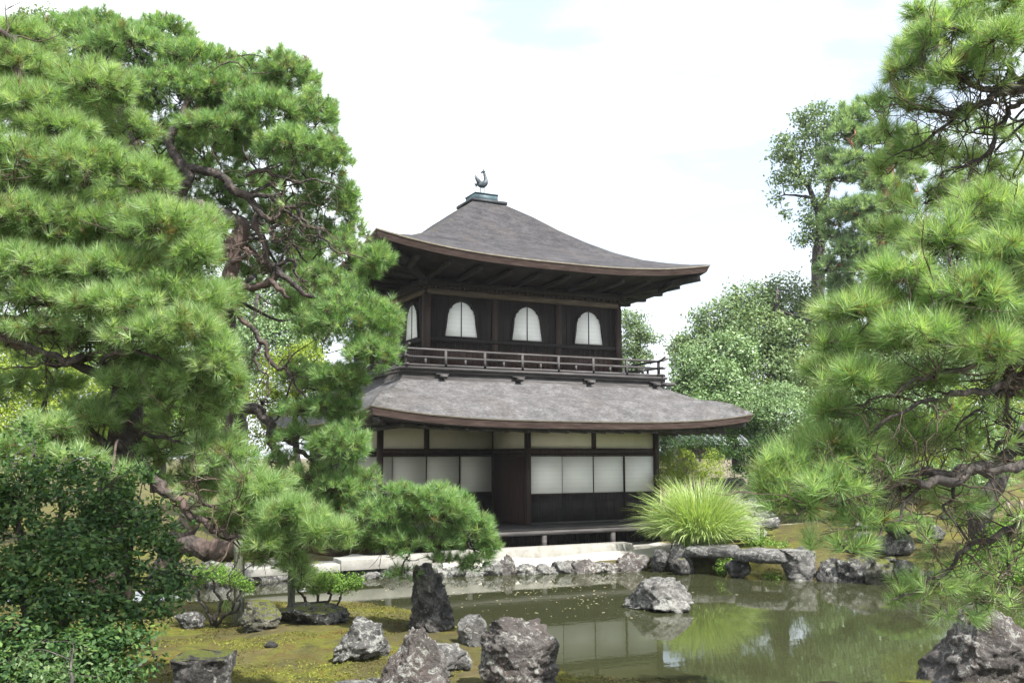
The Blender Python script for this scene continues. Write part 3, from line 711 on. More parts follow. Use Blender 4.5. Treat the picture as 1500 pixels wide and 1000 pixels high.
# bank stones below the pavilion, right bank and left bank
ORD = 'first second third fourth fifth sixth seventh eighth ninth tenth eleventh twelfth thirteenth fourteenth fifteenth sixteenth seventeenth eighteenth nineteenth twentieth'.split()
def row(pts, seed, label, group, mats, sub=4):
    rg = np.random.default_rng(seed)
    for i, (x, y, w, h) in enumerate(pts):
        rpx(x, y+1, w*1.4, h*1.15, 0, d=WD(w*.8, 20.3), seed=seed+i*3, mat=mats[rg.integers(len(mats))], sub=sub, sink=.6, cut=.62, facets=14, rough=1.5, label=label % ORD[i], group=group)
row([(572, 846, 36, 18), (604, 846, 32, 15), (634, 845, 34, 17), (664, 844, 30, 14), (694, 843, 34, 16), (722, 842, 30, 20), (745, 841, 24, 26), (770, 841, 30, 14), (799, 840, 34, 13), (829, 839, 30, 16), (858, 839, 42, 18), (894, 838, 44, 13), (932, 837, 42, 24)], 300,
    'rough bank stone under the pavilion steps, %s from the left along the water', 'bank stones below the pavilion', ['rock', 'rock_pale', 'rock', 'rock_pale', 'rock_warm'])
rpx(968, 838, 26, 34, 0, seed=341, mat='rock', tilt=.4, label='slanting ribbed grey stone left of the pointed bank rock')
rpx(996, 838, 44, 44, 0, seed=342, mat='rock', prof=[(0, 1, 0), (.4, .95, .05), (.7, .7, .06), (1, .3, .02)], label='pointed grey bank rock left of the stone bridge')
row([(270, 853, 44, 26), (312, 852, 40, 40), (352, 851, 40, 24), (392, 850, 44, 30), (432, 849, 36, 16), (466, 848, 36, 22), (502, 847, 40, 18), (538, 847, 34, 20)], 400,
    'bank stone on the far shore behind the azaleas, %s from the left', 'bank stones left of the pavilion', ['rock', 'rock_pale', 'rock_mossy'])
row([(1228, 852, 40, 30), (1262, 854, 44, 34), (1304, 856, 48, 32), (1345, 858, 46, 34), (1388, 860, 44, 30), (1430, 861, 44, 26), (1474, 862, 44, 24)], 500,
    'dark mossy bank stone right of the bridge pier, %s from the pier', 'bank stones right of the bridge', ['rock_mossy', 'rock_dark'])
for i, (x, y, w, h, mt, lb) in enumerate([(1262, 803, 44, 30, 'rock_pale', 'pale cluster rock left of the others on the moss bank'), (1290, 805, 30, 26, 'rock_pale', 'narrow pale rock between two larger ones on the moss bank'), (1316, 808, 46, 36, 'rock', 'grey lichened rock under the little bank pine'),
      (1366, 800, 44, 24, 'rock', 'rounded grey rock right of the little bank pine'), (1303, 818, 18, 10, 'rock_dark', 'tiny dark stone on the moss before the lichened rocks'), (1272, 768, 60, 20, 'rock_pale', 'flat pale tan boulder up the moss bank'),
      (1240, 800, 30, 22, 'rock', 'small grey rock next to the tufted pine tips'), (1398, 758, 40, 16, 'rock_pale', 'low pale stone by the rope fence path')]):
    p = PZ(x, y, .62); D = 20.5+(810-y)*.06
    p = P(x, y, D); p[2] = gz(p[0], p[1]); D = (p-EYE)@FW
    rock(p, WD(w, D), WD(h, D), seed=600+i, mat=mt, sub=4, label=lb)
# rocky slope above the grass clump
rg = np.random.default_rng(8)
SL = [(1068, 705), (1086, 716), (1075, 735), (1098, 742), (1062, 722), (1104, 765), (1086, 757), (1120, 752), (1112, 725), (1050, 706)]
for i, (x, y) in enumerate(SL):
    D = 29-(y-700)*.09; p = P(x, y+12, D); w = WD(rg.uniform(26, 46), D)
    rock(p, w*1.3, w*.55, seed=700+i, mat=['rock_pale', 'rock', 'rock_pale'][i % 3], sub=4, sink=.8, cut=.6, label='sunlit slope stone above the tall grass, %s piece of the rock pile' % ORD[i], group='stones of the rocky slope')

# stone slab bridge
def slab(x0, x1, yt, D0, D1, th, seed, label):
    a = P(x0, yt, D0); c = P(x1, yt+5, D1); n = 40; rg_ = np.random.default_rng(seed)
    a[2] = c[2] = .60; V, Fs = ICO[5]; p = V.copy()
    p = np.sign(p)*np.abs(p)**np.array([.45, .6, .5]); p[:, 2] = np.clip(p[:, 2], -.8, .8)
    L = np.linalg.norm(c-a)/2; ex = (c-a)/np.linalg.norm(c-a); ey = np.array([-ex[1], ex[0], 0])
    q = p*np.array([L, .55, th/1.9]); q = q+.035*fbm(q*4+seed, 3, seed)[:, None]*p
    q = q*np.array([1.0, 1, 1]); W = (a+c)/2+q[:, :1]*ex+q[:, 1:2]*ey+np.array([0, 0, 1])*(q[:, 2:3]-th/2)
    o = mk_obj('bridge_slab', W, Fs, MAT['rock'], None, (a+c)/2, smooth=True); return tag(o, label, 'bridge slab')
slab(1008, 1082, 803, 21.3, 20.9, .26, 1, 'long flat stone bridge slab on the left, beside the pointed rock')
slab(1080, 1160, 804, 20.5, 19.9, .28, 2, 'thicker stone bridge slab resting on the square pier')
for i, (x, y, w, h, lb) in enumerate([(1000, 842, 30, 24, 'dark support stone under the left end of the bridge'), (1084, 846, 40, 26, 'support stone under the joint of the two bridge slabs')]):
    rpx(x, y, w, h, 0, seed=760+i, mat='rock_dark', sub=4, label=lb)
o = rpx(1174, 850, 52, 44, 0, seed=771, mat='rock_pale', prof=[(0, 1, 0), (.5, .98, 0), (.85, .9, 0), (1, .8, 0)], facets=6, cut=.95, label='squared upright stone pier at the right end of the bridge', flat=.7, rough=.5)
rpx(1176, 795, 16, 12, .62, seed=772, mat='rock', sub=3, label='small pointed stone on the bank behind the bridge slab')

# ------------------------------------------------------------------ vegetation builders
def orth(a):
    r = np.where(np.abs(a[:, 2:3]) < .9, np.array([[0, 0, 1.]]), np.array([[1., 0, 0]])); b_ = np.cross(a, r); b_ /= np.linalg.norm(b_, axis=1)[:, None]+1e-9
    return b_, np.cross(a, b_)
def unit(a): return a/(np.linalg.norm(a, axis=-1, keepdims=True)+1e-9)
def needles(pos, axis, rng, n, L, w, spread=(18, 72), stem=.07, droop=.12):
    """fan of thin needles round each shoot"""
    k = len(pos); A = np.repeat(axis, n, 0); Pp = np.repeat(pos, n, 0)
    b1, b2 = orth(axis); b1 = np.repeat(b1, n, 0); b2 = np.repeat(b2, n, 0)
    t = rng.random(k*n); th = np.radians(spread[0]+(spread[1]-spread[0])*t); ph = rng.random(k*n)*2*np.pi
    d = A*np.cos(th)[:, None]+(b1*np.cos(ph)[:, None]+b2*np.sin(ph)[:, None])*np.sin(th)[:, None]
    d[:, 2] -= droop*rng.random(k*n); d = unit(d)
    ln = L*np.repeat(rng.uniform(.75, 1.15, k), n)*rng.uniform(.75, 1.1, k*n)
    s = Pp-A*(stem*(t*.9+.1*rng.random(k*n)))[:, None]
    sd = unit(np.cross(d, rng.normal(size=(k*n, 3))))*(w/2)
    V = np.stack([s-sd, s+sd, s+d*ln[:, None]], 1).reshape(-1, 3)
    tint = np.repeat(np.clip(np.repeat(rng.normal(.45, .2, k), n)+rng.normal(0, .2, k*n), 0, 1), 3)
    return V, tint
def limb(ctrl, D_, wig=.02, seed=0, sub=6):
    """ctrl rows: x, y, D, radius in metres"""
    c = np.array([[*P(x, y, D), r] for x, y, D, r in ctrl]); s = spline(c, sub)
    rg_ = np.random.default_rng(seed); n = len(s); w_ = fbm(np.c_[np.linspace(0, n*.45, n), np.full(n, seed*1.7), np.zeros(n)], 2, seed)
    w2 = fbm(np.c_[np.linspace(0, n*.45, n), np.full(n, seed*1.7), np.full(n, 9.)], 2, seed+3)
    s[:, :3] += (RT[None]*w_[:, None]+np.array([0, 0, 1.])[None]*w2[:, None])*wig*np.minimum(1, np.linspace(0, 6, n))[:, None]
    s[:, 3] *= 1+.07*rg_.normal(size=n); s[:, 3] = np.maximum(s[:, 3], .003)
    return s
def thin(L, f, keep=()): return [[(x, y, D, r*(1 if i in keep else f)) for x, y, D, r in l] for i, l in enumerate(L)]
def pine(name, base, limbs, pads, seed, L, w, nper, gap, bmat, nmat, label, group=None, wig=.05, keep=(.45, 1.0), under=.25, twig_r=.004, tubek=8, spread=(18, 72), droop=.12, up=.55, sprays=0, spray_r=.05, spray_l=1.0, spray_n=.5):
    """pads: x, y, half width, half height (pixels), D [, depth factor]"""
    rng = np.random.default_rng(seed); e = empty(name, base); tag(e, label, 'pine tree', group)
    tr = MB(); nodes = []
    for i, lb in enumerate(limbs):
        s = limb(lb, 0, wig*(.6 if i == 0 else 1), seed+i); tr.tube(s[:, :3], s[:, 3], tubek); nodes.append(s)
    nodes = np.concatenate(nodes)
    tw = MB(); NP, NA = [], []
    for pd in pads:
        x, y, a, b_, D = pd[:5]; dens = pd[5] if len(pd) > 5 else 1.0; und = pd[6] if len(pd) > 6 else under
        c = P(x, y, D); R = np.array([WD(a, D), WD(a, D)*.9, WD(b_, D)])
        area = 4*np.pi*((R[0]*R[1])**1.6/3+2*(R[0]*R[2])**1.6/3)**(1/1.6)
        n = max(6, int(dens*area/gap**2*2.0))
        d = unit(rng.normal(size=(n*3, 3)))
        d = d[(d[:, 2] > -.25) | (rng.random(len(d)) < und)][:n]; n = len(d)
        lump = 1+.30*vnoise(d*2.2+rng.random(3)*50, seed)+.12*vnoise(d*5+3, seed+1)
        rad = rng.uniform(keep[0], keep[1], n)**.7*lump
        q = c+d*R*rad[:, None]
        nrm = unit(d/R)
        ax = unit(nrm*.7+np.array([0, 0, up])+rng.normal(size=(n, 3))*.32)
        NP.append(q); NA.append(ax)
        # twigs: pad hub near the underside, secondary hubs, shoots
        hub = c-np.array([0, 0, R[2]*.45])
        j = np.argmin(((nodes[:, :3]-hub)**2).sum(1)); at = nodes[j, :3]; dist = np.linalg.norm(hub-at); r0 = min(nodes[j, 3]*.5, twig_r*1.6+.009*dist+.0016*math.sqrt(n/10))
        if dist > .08:
            md = at*.6+hub*.4+rng.normal(size=3)*min(dist*.17, .22); md2 = at*.25+hub*.75+rng.normal(size=3)*min(dist*.14, .18)
            pts = spline([at, md, md2, hub], 5); tr.tube(pts, np.linspace(r0, r0*.5, len(pts)), 6)
        k = max(2, n//16); hd = unit(rng.normal(size=(k, 3))); hd[:, 2] = np.abs(hd[:, 2])*.6-.3
        hs = c+hd*R*np.array([.62, .62, .6]); tree = [hub]
        for h in hs[np.argsort(((hs-hub)**2).sum(1))]:
            tt = np.array(tree); jn = tt[np.argmin(((tt-h)**2).sum(1))]
            mid = (h+jn)/2+rng.normal(size=3)*np.linalg.norm(h-jn)*.18
            tw.tube(spline([jn, mid, h], 4), np.linspace(r0*.45+twig_r, twig_r*1.3, 9), 5, False); tree.append(h)
        tt = np.array(tree); jj = np.argmin(((q[:, None, :]-tt[None])**2).sum(2), 1)
        for qi, ai, ji in zip(q, ax, jj):
            s0 = tt[ji]; dl = np.linalg.norm(qi-s0)
            tw.tube(np.array([s0, (s0+qi)/2-ai*dl*.15+rng.normal(size=3)*dl*.08, qi-ai*.03]), [twig_r*1.2, twig_r, twig_r*.7], 3, False)
    cand = np.where((nodes[:, 3] < spray_r) & (nodes[:, 3] > .008))[0]
    for j in cand:
        for _ in range(int(sprays+rng.random())):
            d = unit(rng.normal(size=3)*np.array([1, 1, .7])+[0, 0, .1]); p = nodes[j, :3].copy(); pts = [p]; ln = rng.uniform(.25, .85)*spray_l
            for _k in range(6):
                d = unit(d+rng.normal(size=3)*.45+[0, 0, .06]); p = p+d*ln/6; pts.append(p)
            r1 = min(nodes[j, 3]*.45, twig_r*2.6); tw.tube(np.array(pts), np.linspace(r1, twig_r*.8, 7), 4, False)
            for _m in range(3):
                a0 = pts[rng.integers(2, 6)]; dd = unit(d+rng.normal(size=3)*.9); b0 = a0+dd*ln*.22; c0 = b0+unit(dd+rng.normal(size=3)*.6)*ln*.18
                tw.tube(np.array([a0, b0, c0]), [twig_r*1.2, twig_r, twig_r*.6], 3, False)
                if rng.random() < spray_n: NP.append(c0[None]); NA.append(unit(dd+[0, 0, .5])[None])
    q = np.concatenate(NP); ax = np.concatenate(NA)
    tr.build('trunk', MAT[bmat], e, smooth=True); tw.build('twigs', MAT['twig'], e, smooth=True)
    V, ti = needles(q, ax, rng, nper, L, w, spread, L*.6, droop)
    mk_obj('crown', V, np.arange(len(V)).reshape(-1, 3), MAT[nmat], e, attrs={'tint': ti})
    return e
def leaves(c, nrm, size, rng, asp=.5, fold=True):
    """one diamond of two triangles per leaf, as long as size"""
    n = len(c); t = unit(np.cross(nrm, rng.normal(size=(n, 3)))); s = unit(np.cross(nrm, t)); L = (size*rng.uniform(.7, 1.25, n))[:, None]
    V = np.stack([c-t*L*.5, c+s*L*asp*.5+t*L*.05-nrm*L*.08, c+t*L*.5-nrm*L*.12, c-s*L*asp*.5+t*L*.05-nrm*L*.08], 1).reshape(-1, 3)
    return V
def leafy(name, base, blobs, seed, size, n_per, mat, label, cat='tree', trunk=None, bmat='bark_dark', group=None, asp=.5, shell=(.55, 1.0), clump=7, clump_r=1.6, updir=.45, lumpy=.28, twigs=True):
    """blobs: x, y, half width, half height (px), D [, density]; n_per leaves per blob scaled by its area"""
    rng = np.random.default_rng(seed); e = empty(name, base); tag(e, label, cat, group); tr = MB(); cp, cn = [], []
    nodes = None
    if trunk:
        nd = []
        for i, lb in enumerate(trunk):
            s = limb(lb, 0, .05, seed+i); tr.tube(s[:, :3], s[:, 3], 7); nd.append(s)
        nodes = np.concatenate(nd)
    for bl in blobs:
        x, y, a, b_, D = bl[:5]; dens = bl[5] if len(bl) > 5 else 1; c = P(x, y, D); R = np.array([WD(a, D), WD(a, D)*.9, WD(b_, D)])
        n = max(5, int(n_per*dens*(6.5 if D > 27 else 4.5 if D > 14 else 2.2)*a*b_/1000.0/clump)); d = unit(rng.normal(size=(n, 3)))
        lump = 1+lumpy*vnoise(d*2.3+rng.random(3)*40, seed)+.4*lumpy*vnoise(d*6+1, seed+2)
        q = c+d*R*(rng.uniform(*shell, n)**.6*lump)[:, None]; nn_ = unit(d/R)
        m_ = clump; qq = np.repeat(q, m_, 0)+rng.normal(size=(n*m_, 3))*size*clump_r*.6
        nq = unit(np.repeat(nn_, m_, 0)*.5+np.array([0, 0, updir])+rng.normal(size=(n*m_, 3))*.55)
        cp.append(qq); cn.append(nq)
        if nodes is not None:
            j = np.argmin(((nodes[:, :3]-c)**2).sum(1)); at = nodes[j, :3]; dist = np.linalg.norm(c-at); r0 = min(nodes[j, 3]*.6, .012+.02*dist)
            tr.tube(spline([at, (at+c)/2+rng.normal(size=3)*dist*.12, c], 5), np.linspace(r0, r0*.4, 11), 6)
            if twigs:
                for h in q[rng.permutation(n)[:max(3, n//12)]]:
                    tr.tube(np.array([c, (c+h)/2+rng.normal(size=3)*np.linalg.norm(h-c)*.1, h]), [r0*.35, r0*.22, r0*.1], 4, False)
    cp = np.concatenate(cp); cn = np.concatenate(cn); k = len(cp)
    if tr.v: tr.build('trunk' if cat == 'tree' else 'stems', MAT[bmat], e, smooth=True)
    V = leaves(cp, cn, size, rng, asp); ti = np.clip(np.repeat(rng.normal(.45, .16, k//clump), clump)+rng.normal(0, .14, k), 0, 1)
    mk_obj('crown' if cat == 'tree' else 'foliage', V, np.arange(4*k).reshape(-1, 4), MAT[mat], e, attrs={'tint': np.repeat(ti, 4)})
    return e
def gbase(x, y, D):
    p = P(x, y, D); p[2] = gz(p[0], p[1]); return p

# ------------------------------------------------------------------ pines
A_LIMBS = [
 [(165, 880, 9.7, .26), (160, 760, 9.7, .23), (175, 690, 9.7, .20), (185, 600, 9.7, .19), (180, 520, 9.8, .17), (140, 430, 9.9, .15), (100, 330, 10, .13), (60, 220, 10.1, .11), (30, 120, 10.3, .07), (20, 50, 10.4, .04)],
 [(170, 640, 9.6, .10), (215, 692, 9.3, .085), (250, 722, 9.1, .075), (275, 742, 9.0, .06), (310, 778, 9.0, .05), (350, 785, 9.0, .04), (410, 790, 9.0, .028), (470, 790, 9, .015)],
 [(60, 600, 9.8, .05), (110, 622, 9.6, .06), (160, 655, 9.5, .06), (215, 700, 9.3, .06)],
 [(250, 722, 9.1, .04), (290, 735, 9.0, .03), (340, 745, 9.0, .02), (400, 735, 9.1, .012)],
 [(170, 560, 9.6, .09), (110, 535, 9.4, .07), (55, 518, 9.3, .06), (0, 490, 9.3, .05), (-60, 470, 9.4, .05)],
 [(140, 520, 9.5, .055), (100, 527, 9.2, .06), (50, 505, 9.2, .05), (0, 498, 9.2, .04), (-50, 480, 9.3, .03)],
 [(120, 480, 9.7, .05), (70, 470, 9.4, .05), (20, 466, 9.3, .055), (-40, 462, 9.4, .05)],
 [(180, 540, 9.6, .07), (150, 532, 9.2, .05), (175, 515, 9.1, .035), (240, 525, 9.1, .02), (300, 520, 9.2, .012)],
 [(175, 480, 9.8, .08), (240, 430, 9.5, .05), (300, 410, 9.3, .025)],
 [(130, 400, 9.9, .08), (200, 345, 9.6, .05), (260, 330, 9.4, .025)],
 [(80, 300, 10, .07), (120, 270, 9.8, .045), (170, 240, 9.7, .02)],
 [(70, 250, 10, .05), (40, 272, 9.7, .035), (0, 290, 9.6, .03)],
 [(185, 580, 9.7, .06), (230, 570, 9.5, .04), (290, 590, 9.4, .02)],
 [(180, 640, 9.7, .06), (230, 640, 9.5, .035), (290, 660, 9.4, .02)]]
A_PADS = [(178, 556, 44, 22, 9.2, .6), (145, 615, 40, 18, 9.3, .5), (215, 585, 36, 20, 9.3, .6), (455, 752, 30, 14, 9.0, .8), (490, 772, 26, 12, 9.0, .8), (515, 792, 14, 9, 9.0, .8), (360, 742, 40, 18, 9.1, .6), (445, 842, 14, 18, 9.1, .7), (380, 812, 30, 14, 9.2, .5), (30, 655, 50, 22, 8.6, .45), (115, 668, 44, 18, 8.7, .45), (185, 690, 30, 16, 8.8, .4), (70, 622, 50, 18, 8.9, .4), (30, 60, 60, 30, 11), (330, 440, 26, 34, 10.2, .7), (150, 300, 60, 34, 10.6, .8), (300, 330, 34, 30, 9.8, .7), (200, 190, 34, 30, 10.8, .7), (20, 350, 60, 40, 10.4), (40, 500, 60, 26, 10.4, .5), (200, 590, 50, 26, 10.2, .5), (240, 660, 40, 24, 10, .5), (400, 780, 50, 26, 9.3, .8), (215, 265, 46, 36, 9.9), (90, 195, 60, 34, 10.1), (205, 350, 50, 40, 9.9, .8), (110, 345, 60, 40, 10.2, .8), (300, 445, 36, 36, 9.3), (215, 530, 50, 30, 9.6, .6), (345, 560, 22, 36, 9.2), (60, 270, 50, 24, 9.9, .8), (130, 500, 60, 20, 9.8, .5), (370, 760, 40, 22, 9.4, .7), (330, 715, 36, 22, 9.6, .6), (45, 160, 70, 40, 10.2), (140, 130, 60, 42, 10.5), (30, 100, 60, 35, 10.6), (125, 245, 75, 42, 9.7), (35, 235, 60, 34, 9.8), (65, 325, 80, 38, 9.6), (150, 330, 60, 34, 9.7), (245, 335, 72, 44, 9.4), (285, 370, 42, 40, 9.3),
 (170, 395, 75, 38, 9.4), (50, 395, 75, 38, 9.3), (255, 425, 50, 38, 9.3), (180, 450, 80, 36, 9.1), (70, 437, 60, 24, 9.2, .8), (270, 480, 60, 36, 9.0), (318, 525, 34, 44, 9.0), (215, 487, 60, 28, 8.9), (285, 550, 55, 34, 9.2), (310, 590, 42, 34, 9.4, .9),
 (60, 560, 60, 24, 9.9, .45), (140, 600, 50, 20, 9.5, .5), (90, 645, 70, 26, 10, .35), (265, 620, 55, 28, 9.7, .5), (320, 665, 55, 36, 9.5, .8), (270, 700, 46, 26, 9.6, .45), (375, 715, 52, 30, 9.2, .8), (335, 755, 45, 24, 9.2, .55),
 (420, 752, 50, 28, 9.0), (468, 778, 42, 26, 9.0), (395, 795, 42, 28, 9.0, .9), (428, 826, 26, 26, 9.1, .8), (505, 785, 16, 16, 9.0), (-80, 200, 90, 60, 9.6), (-90, 330, 90, 60, 9.2), (-80, 430, 80, 50, 9.0), (-90, 570, 90, 50, 9.2), (-60, 660, 70, 40, 8.6), (60, 480, 50, 18, 9.1, .4),
 (40, 620, 90, 40, 7.9, .0)][:-1]
_s = np.array(_sd)
for _x, _y, _h, _w in [(20, 690, 6.8, .7), (110, 700, 6.6, .75), (190, 740, 6.6, .5), (40, 800, 6.7, .75), (140, 820, 6.6, .7), (215, 840, 6.6, .45), (60, 920, 6.6, .7), (160, 920, 6.6, .65), (240, 930, 6.6, .45), (90, 1000, 6.6, .7), (300, 975, 6.6, .4)]:  # added overhead pads, out of view, set towards the sun to shade the shrub
    _q = P(_x, _y, 7.2)+_s*_h-EYE; _D = _q@FW; A_PADS.append((750+F_PX*(_q@RT)/_D, 500-F_PX*(_q@UP)/_D, _w*F_PX/_D, .26*F_PX/_D, _D, .55))
A_LIMBS.append([(20, 60, 10.4, .06), (-150, -60, 9.2, .07), (-260, -400, 7, .06), (50, -640, 5, .05), (420, -680, 4.5, .03)])  # added bough kept out of view, carries the shading pads above
pine('pine_tree', gbase(165, 880, 9.7), thin([[(x, y, D, r*(.82 if i == 0 else 1)) for x, y, D, r in l] for i, l in enumerate(A_LIMBS)], .62, (0,)), A_PADS, 11, .138, .0050, 56, .125, 'bark', 'needle_near', 'big spreading pine with long light green needles rising behind the dark shrub on the left', sprays=.7, spray_r=.045, spray_n=.3)
B_LIMBS = [
 [(230, 862, 14, .34), (250, 810, 14, .28), (300, 720, 13.9, .25), (335, 640, 13.8, .23), (345, 592, 13.7, .2), (333, 500, 13.6, .19), (338, 400, 13.5, .17), (352, 345, 13.5, .17), (345, 322, 13.5, .17), (298, 306, 13.5, .18), (268, 296, 13.5, .18), (238, 276, 13.6, .15), (225, 246, 13.7, .13), (192, 198, 13.8, .10), (165, 130, 14, .06)],
 [(255, 290, 13.5, .12), (278, 268, 13.4, .11), (276, 246, 13.4, .12), (255, 232, 13.4, .11), (252, 204, 13.4, .10), (270, 160, 13.6, .06), (290, 110, 14, .04)],
 [(276, 246, 13.4, .11), (309, 252, 13.4, .10), (330, 258, 13.4, .09), (342, 279, 13.4, .10), (366, 291, 13.4, .09), (378, 309, 13.3, .09), (375, 330, 13.3, .10), (387, 360, 13.3, .08), (396, 387, 13.3, .08), (420, 408, 13.2, .07), (450, 430, 13.1, .05), (500, 450, 13, .03)],
 [(300, 321, 13.5, .10), (320, 325, 13.4, .08), (342, 321, 13.4, .08)],
 [(354, 339, 13.5, .15), (336, 357, 13.5, .14), (336, 387, 13.5, .11), (342, 410, 13.4, .07), (360, 420, 13.4, .08), (390, 414, 13.3, .09), (405, 390, 13.3, .07)],
 [(360, 420, 13.4, .08), (330, 421, 13.4, .07), (326, 440, 13.4, .07), (349, 463, 13.4, .06), (382, 497, 13.3, .055), (397, 530, 13.3, .045), (420, 543, 13.2, .035), (433, 568, 13.2, .025), (454, 597, 13.1, .015)],
 [(382, 497, 13.3, .04), (375, 530, 13.3, .03), (395, 560, 13.3, .02), (390, 590, 13.3, .012)],
 [(350, 258, 13.4, .06), (390, 250, 13.3, .05), (420, 264, 13.2, .04), (465, 261, 13.2, .02), (500, 280, 13.3, .012)],
 [(366, 288, 13.3, .06), (394, 286, 13.2, .05), (408, 297, 13.2, .045), (429, 303, 13.2, .05), (450, 324, 13.2, .04), (468, 342, 13.1, .03), (492, 366, 13.0, .02), (540, 380, 13, .012)],
 [(378, 309, 13.2, .06), (400, 322, 13.1, .045), (416, 308, 13.1, .04), (440, 325, 13.1, .03), (480, 335, 13.2, .015)],
 [(380, 326, 13.3, .05), (400, 338, 13.2, .045), (405, 352, 13.2, .035), (430, 335, 13.2, .025), (462, 360, 13.2, .012)],
 [(396, 387, 13.3, .05), (430, 385, 13.2, .04), (436, 400, 13.2, .03), (450, 417, 13.2, .012)],
 [(340, 385, 13.4, .06), (362, 372, 13.3, .05), (358, 362, 13.3, .05), (385, 385, 13.3, .05), (398, 402, 13.3, .05)],
 [(392, 410, 13.3, .07), (410, 422, 13.2, .06), (424, 436, 13.2, .04)],
 [(345, 595, 13.7, .15), (385, 606, 13.5, .12), (398, 640, 13.4, .10), (415, 680, 13.3, .08), (450, 715, 13.1, .05), (500, 745, 12.9, .03)],
 [(398, 630, 13.4, .07), (428, 652, 13.2, .07), (450, 670, 13.1, .045), (490, 700, 13, .04), (530, 735, 12.8, .03)],
 [(240, 800, 14, .15), (275, 795, 13.9, .15), (310, 806, 13.8, .145), (350, 803, 13.6, .14), (420, 800, 13.4, .125), (490, 800, 13.2, .115), (535, 800, 13, .10), (580, 788, 12.8, .09), (630, 790, 12.6, .06), (680, 780, 12.5, .03)],
 [(580, 788, 12.8, .06), (600, 810, 12.7, .03), (585, 835, 12.7, .012)],
 [(165, 130, 14, .05), (120, 100, 14.4, .04), (60, 80, 15, .02)], [(225, 246, 13.7, .05), (190, 250, 13.8, .04), (170, 280, 13.9, .03)]]
B_PADS = [(585, 716, 26, 12, 12.6, .8), (625, 722, 30, 14, 12.5, .8), (668, 745, 28, 16, 12.4, .8), (705, 772, 20, 22, 12.4, .9), (715, 808, 16, 18, 12.5, .8), (690, 822, 24, 14, 12.6, .7), (560, 795, 36, 14, 12.9, .6), (650, 818, 30, 10, 12.6, .4), (235, 245, 40, 30, 16.2, .8), (290, 255, 40, 28, 16.4, .8), (360, 275, 44, 30, 16.3, .8), (420, 320, 44, 30, 16, .7), (300, 370, 40, 34, 16.4, .7), (380, 400, 40, 34, 16.4, .7), (440, 450, 40, 30, 16, .6), (330, 440, 40, 34, 16.6, .5), (455, 230, 40, 28, 14.8, .8), (360, 100, 34, 24, 15.2, .8), (508, 612, 30, 20, 13.3, .7), (530, 700, 28, 20, 13.0, .7), (420, 720, 40, 22, 13.6, .6), (470, 560, 40, 26, 13.8, .5), (500, 420, 34, 26, 13.6, .7), (450, 390, 40, 22, 15.4, .5), (330, 350, 50, 30, 15.5, .5), (520, 340, 22, 30, 14.4, .7), (300, 215, 60, 40, 15.6, .8), (380, 225, 50, 34, 15.4, .7), (230, 320, 60, 50, 15.8, .8), (430, 270, 50, 34, 15, .7), (150, 220, 60, 50, 15.4), (100, 150, 70, 50, 15.6), (30, 140, 70, 50, 15.6), (240, 50, 50, 26, 15), (150, 45, 60, 26, 15.2), (345, 185, 40, 26, 14.8, .8), (395, 130, 40, 30, 15), (330, 300, 40, 40, 16, .6), (400, 320, 40, 40, 15.6, .5), (250, 400, 50, 50, 16, .6), (470, 350, 36, 36, 14.6, .7), (440, 550, 40, 26, 14.4, .4), (20, 300, 70, 60, 15.8), (100, 370, 70, 60, 16, .8), (200, 78, 80, 36, 14.5), (100, 66, 80, 34, 15), (290, 92, 62, 34, 14.3), (20, 62, 60, 34, 15), (335, 138, 62, 34, 14.2), (250, 138, 80, 38, 14), (170, 150, 60, 40, 14.6), (422, 108, 40, 34, 14.6), (400, 90, 22, 20, 14.8, .6), (455, 120, 20, 18, 14.6, .8), (392, 165, 62, 34, 13.8), (462, 168, 40, 40, 14), (320, 192, 66, 24, 13.6),
 (486, 232, 32, 48, 13.9), (430, 218, 56, 30, 13.4), (508, 300, 20, 48, 14.1), (476, 300, 40, 34, 14.4, .7), (505, 370, 28, 34, 14, .8), (556, 378, 26, 24, 13), (540, 400, 20, 18, 13.2), (250, 200, 45, 24, 14.3, .7), (190, 260, 40, 40, 14.6, .7), (430, 370, 50, 36, 15.6, .6), (470, 410, 40, 30, 14, .7), (290, 330, 40, 50, 15.2, .6),
 (515, 468, 62, 46, 13.0), (566, 478, 28, 38, 12.9), (545, 515, 44, 34, 12.8), (466, 480, 45, 34, 13.4, .6), (498, 552, 46, 24, 12.9), (440, 600, 48, 18, 13.2, .45), (478, 596, 42, 22, 13, .6), (512, 585, 22, 26, 13, .8), (506, 652, 42, 32, 12.7), (490, 650, 45, 28, 13, .7), (440, 640, 45, 20, 13.2, .5),
 (460, 700, 45, 26, 13, .6), (505, 716, 44, 28, 12.8), (556, 755, 48, 28, 12.7), (606, 742, 40, 28, 12.6), (650, 742, 46, 30, 12.5), (692, 780, 34, 32, 12.5), (645, 792, 40, 22, 12.6, .7), (590, 792, 40, 24, 12.6, .8), (460, 745, 50, 26, 12.9, .8), (510, 780, 44, 20, 12.8, .7), (400, 680, 40, 24, 13.3, .4), (720, 800, 14, 18, 12.5), (590, 836, 30, 10, 12.7, .3, 1)]
pine('pine_tree', gbase(230, 862, 14), thin(B_LIMBS, .62, (16,)), B_PADS, 23, .128, .0066, 42, .130, 'bark', 'needle_mid', 'gnarled pine with twisted bare branches leaning over the pond in front of the pavilion', sprays=.4, spray_r=.035, spray_l=.9, spray_n=.08)
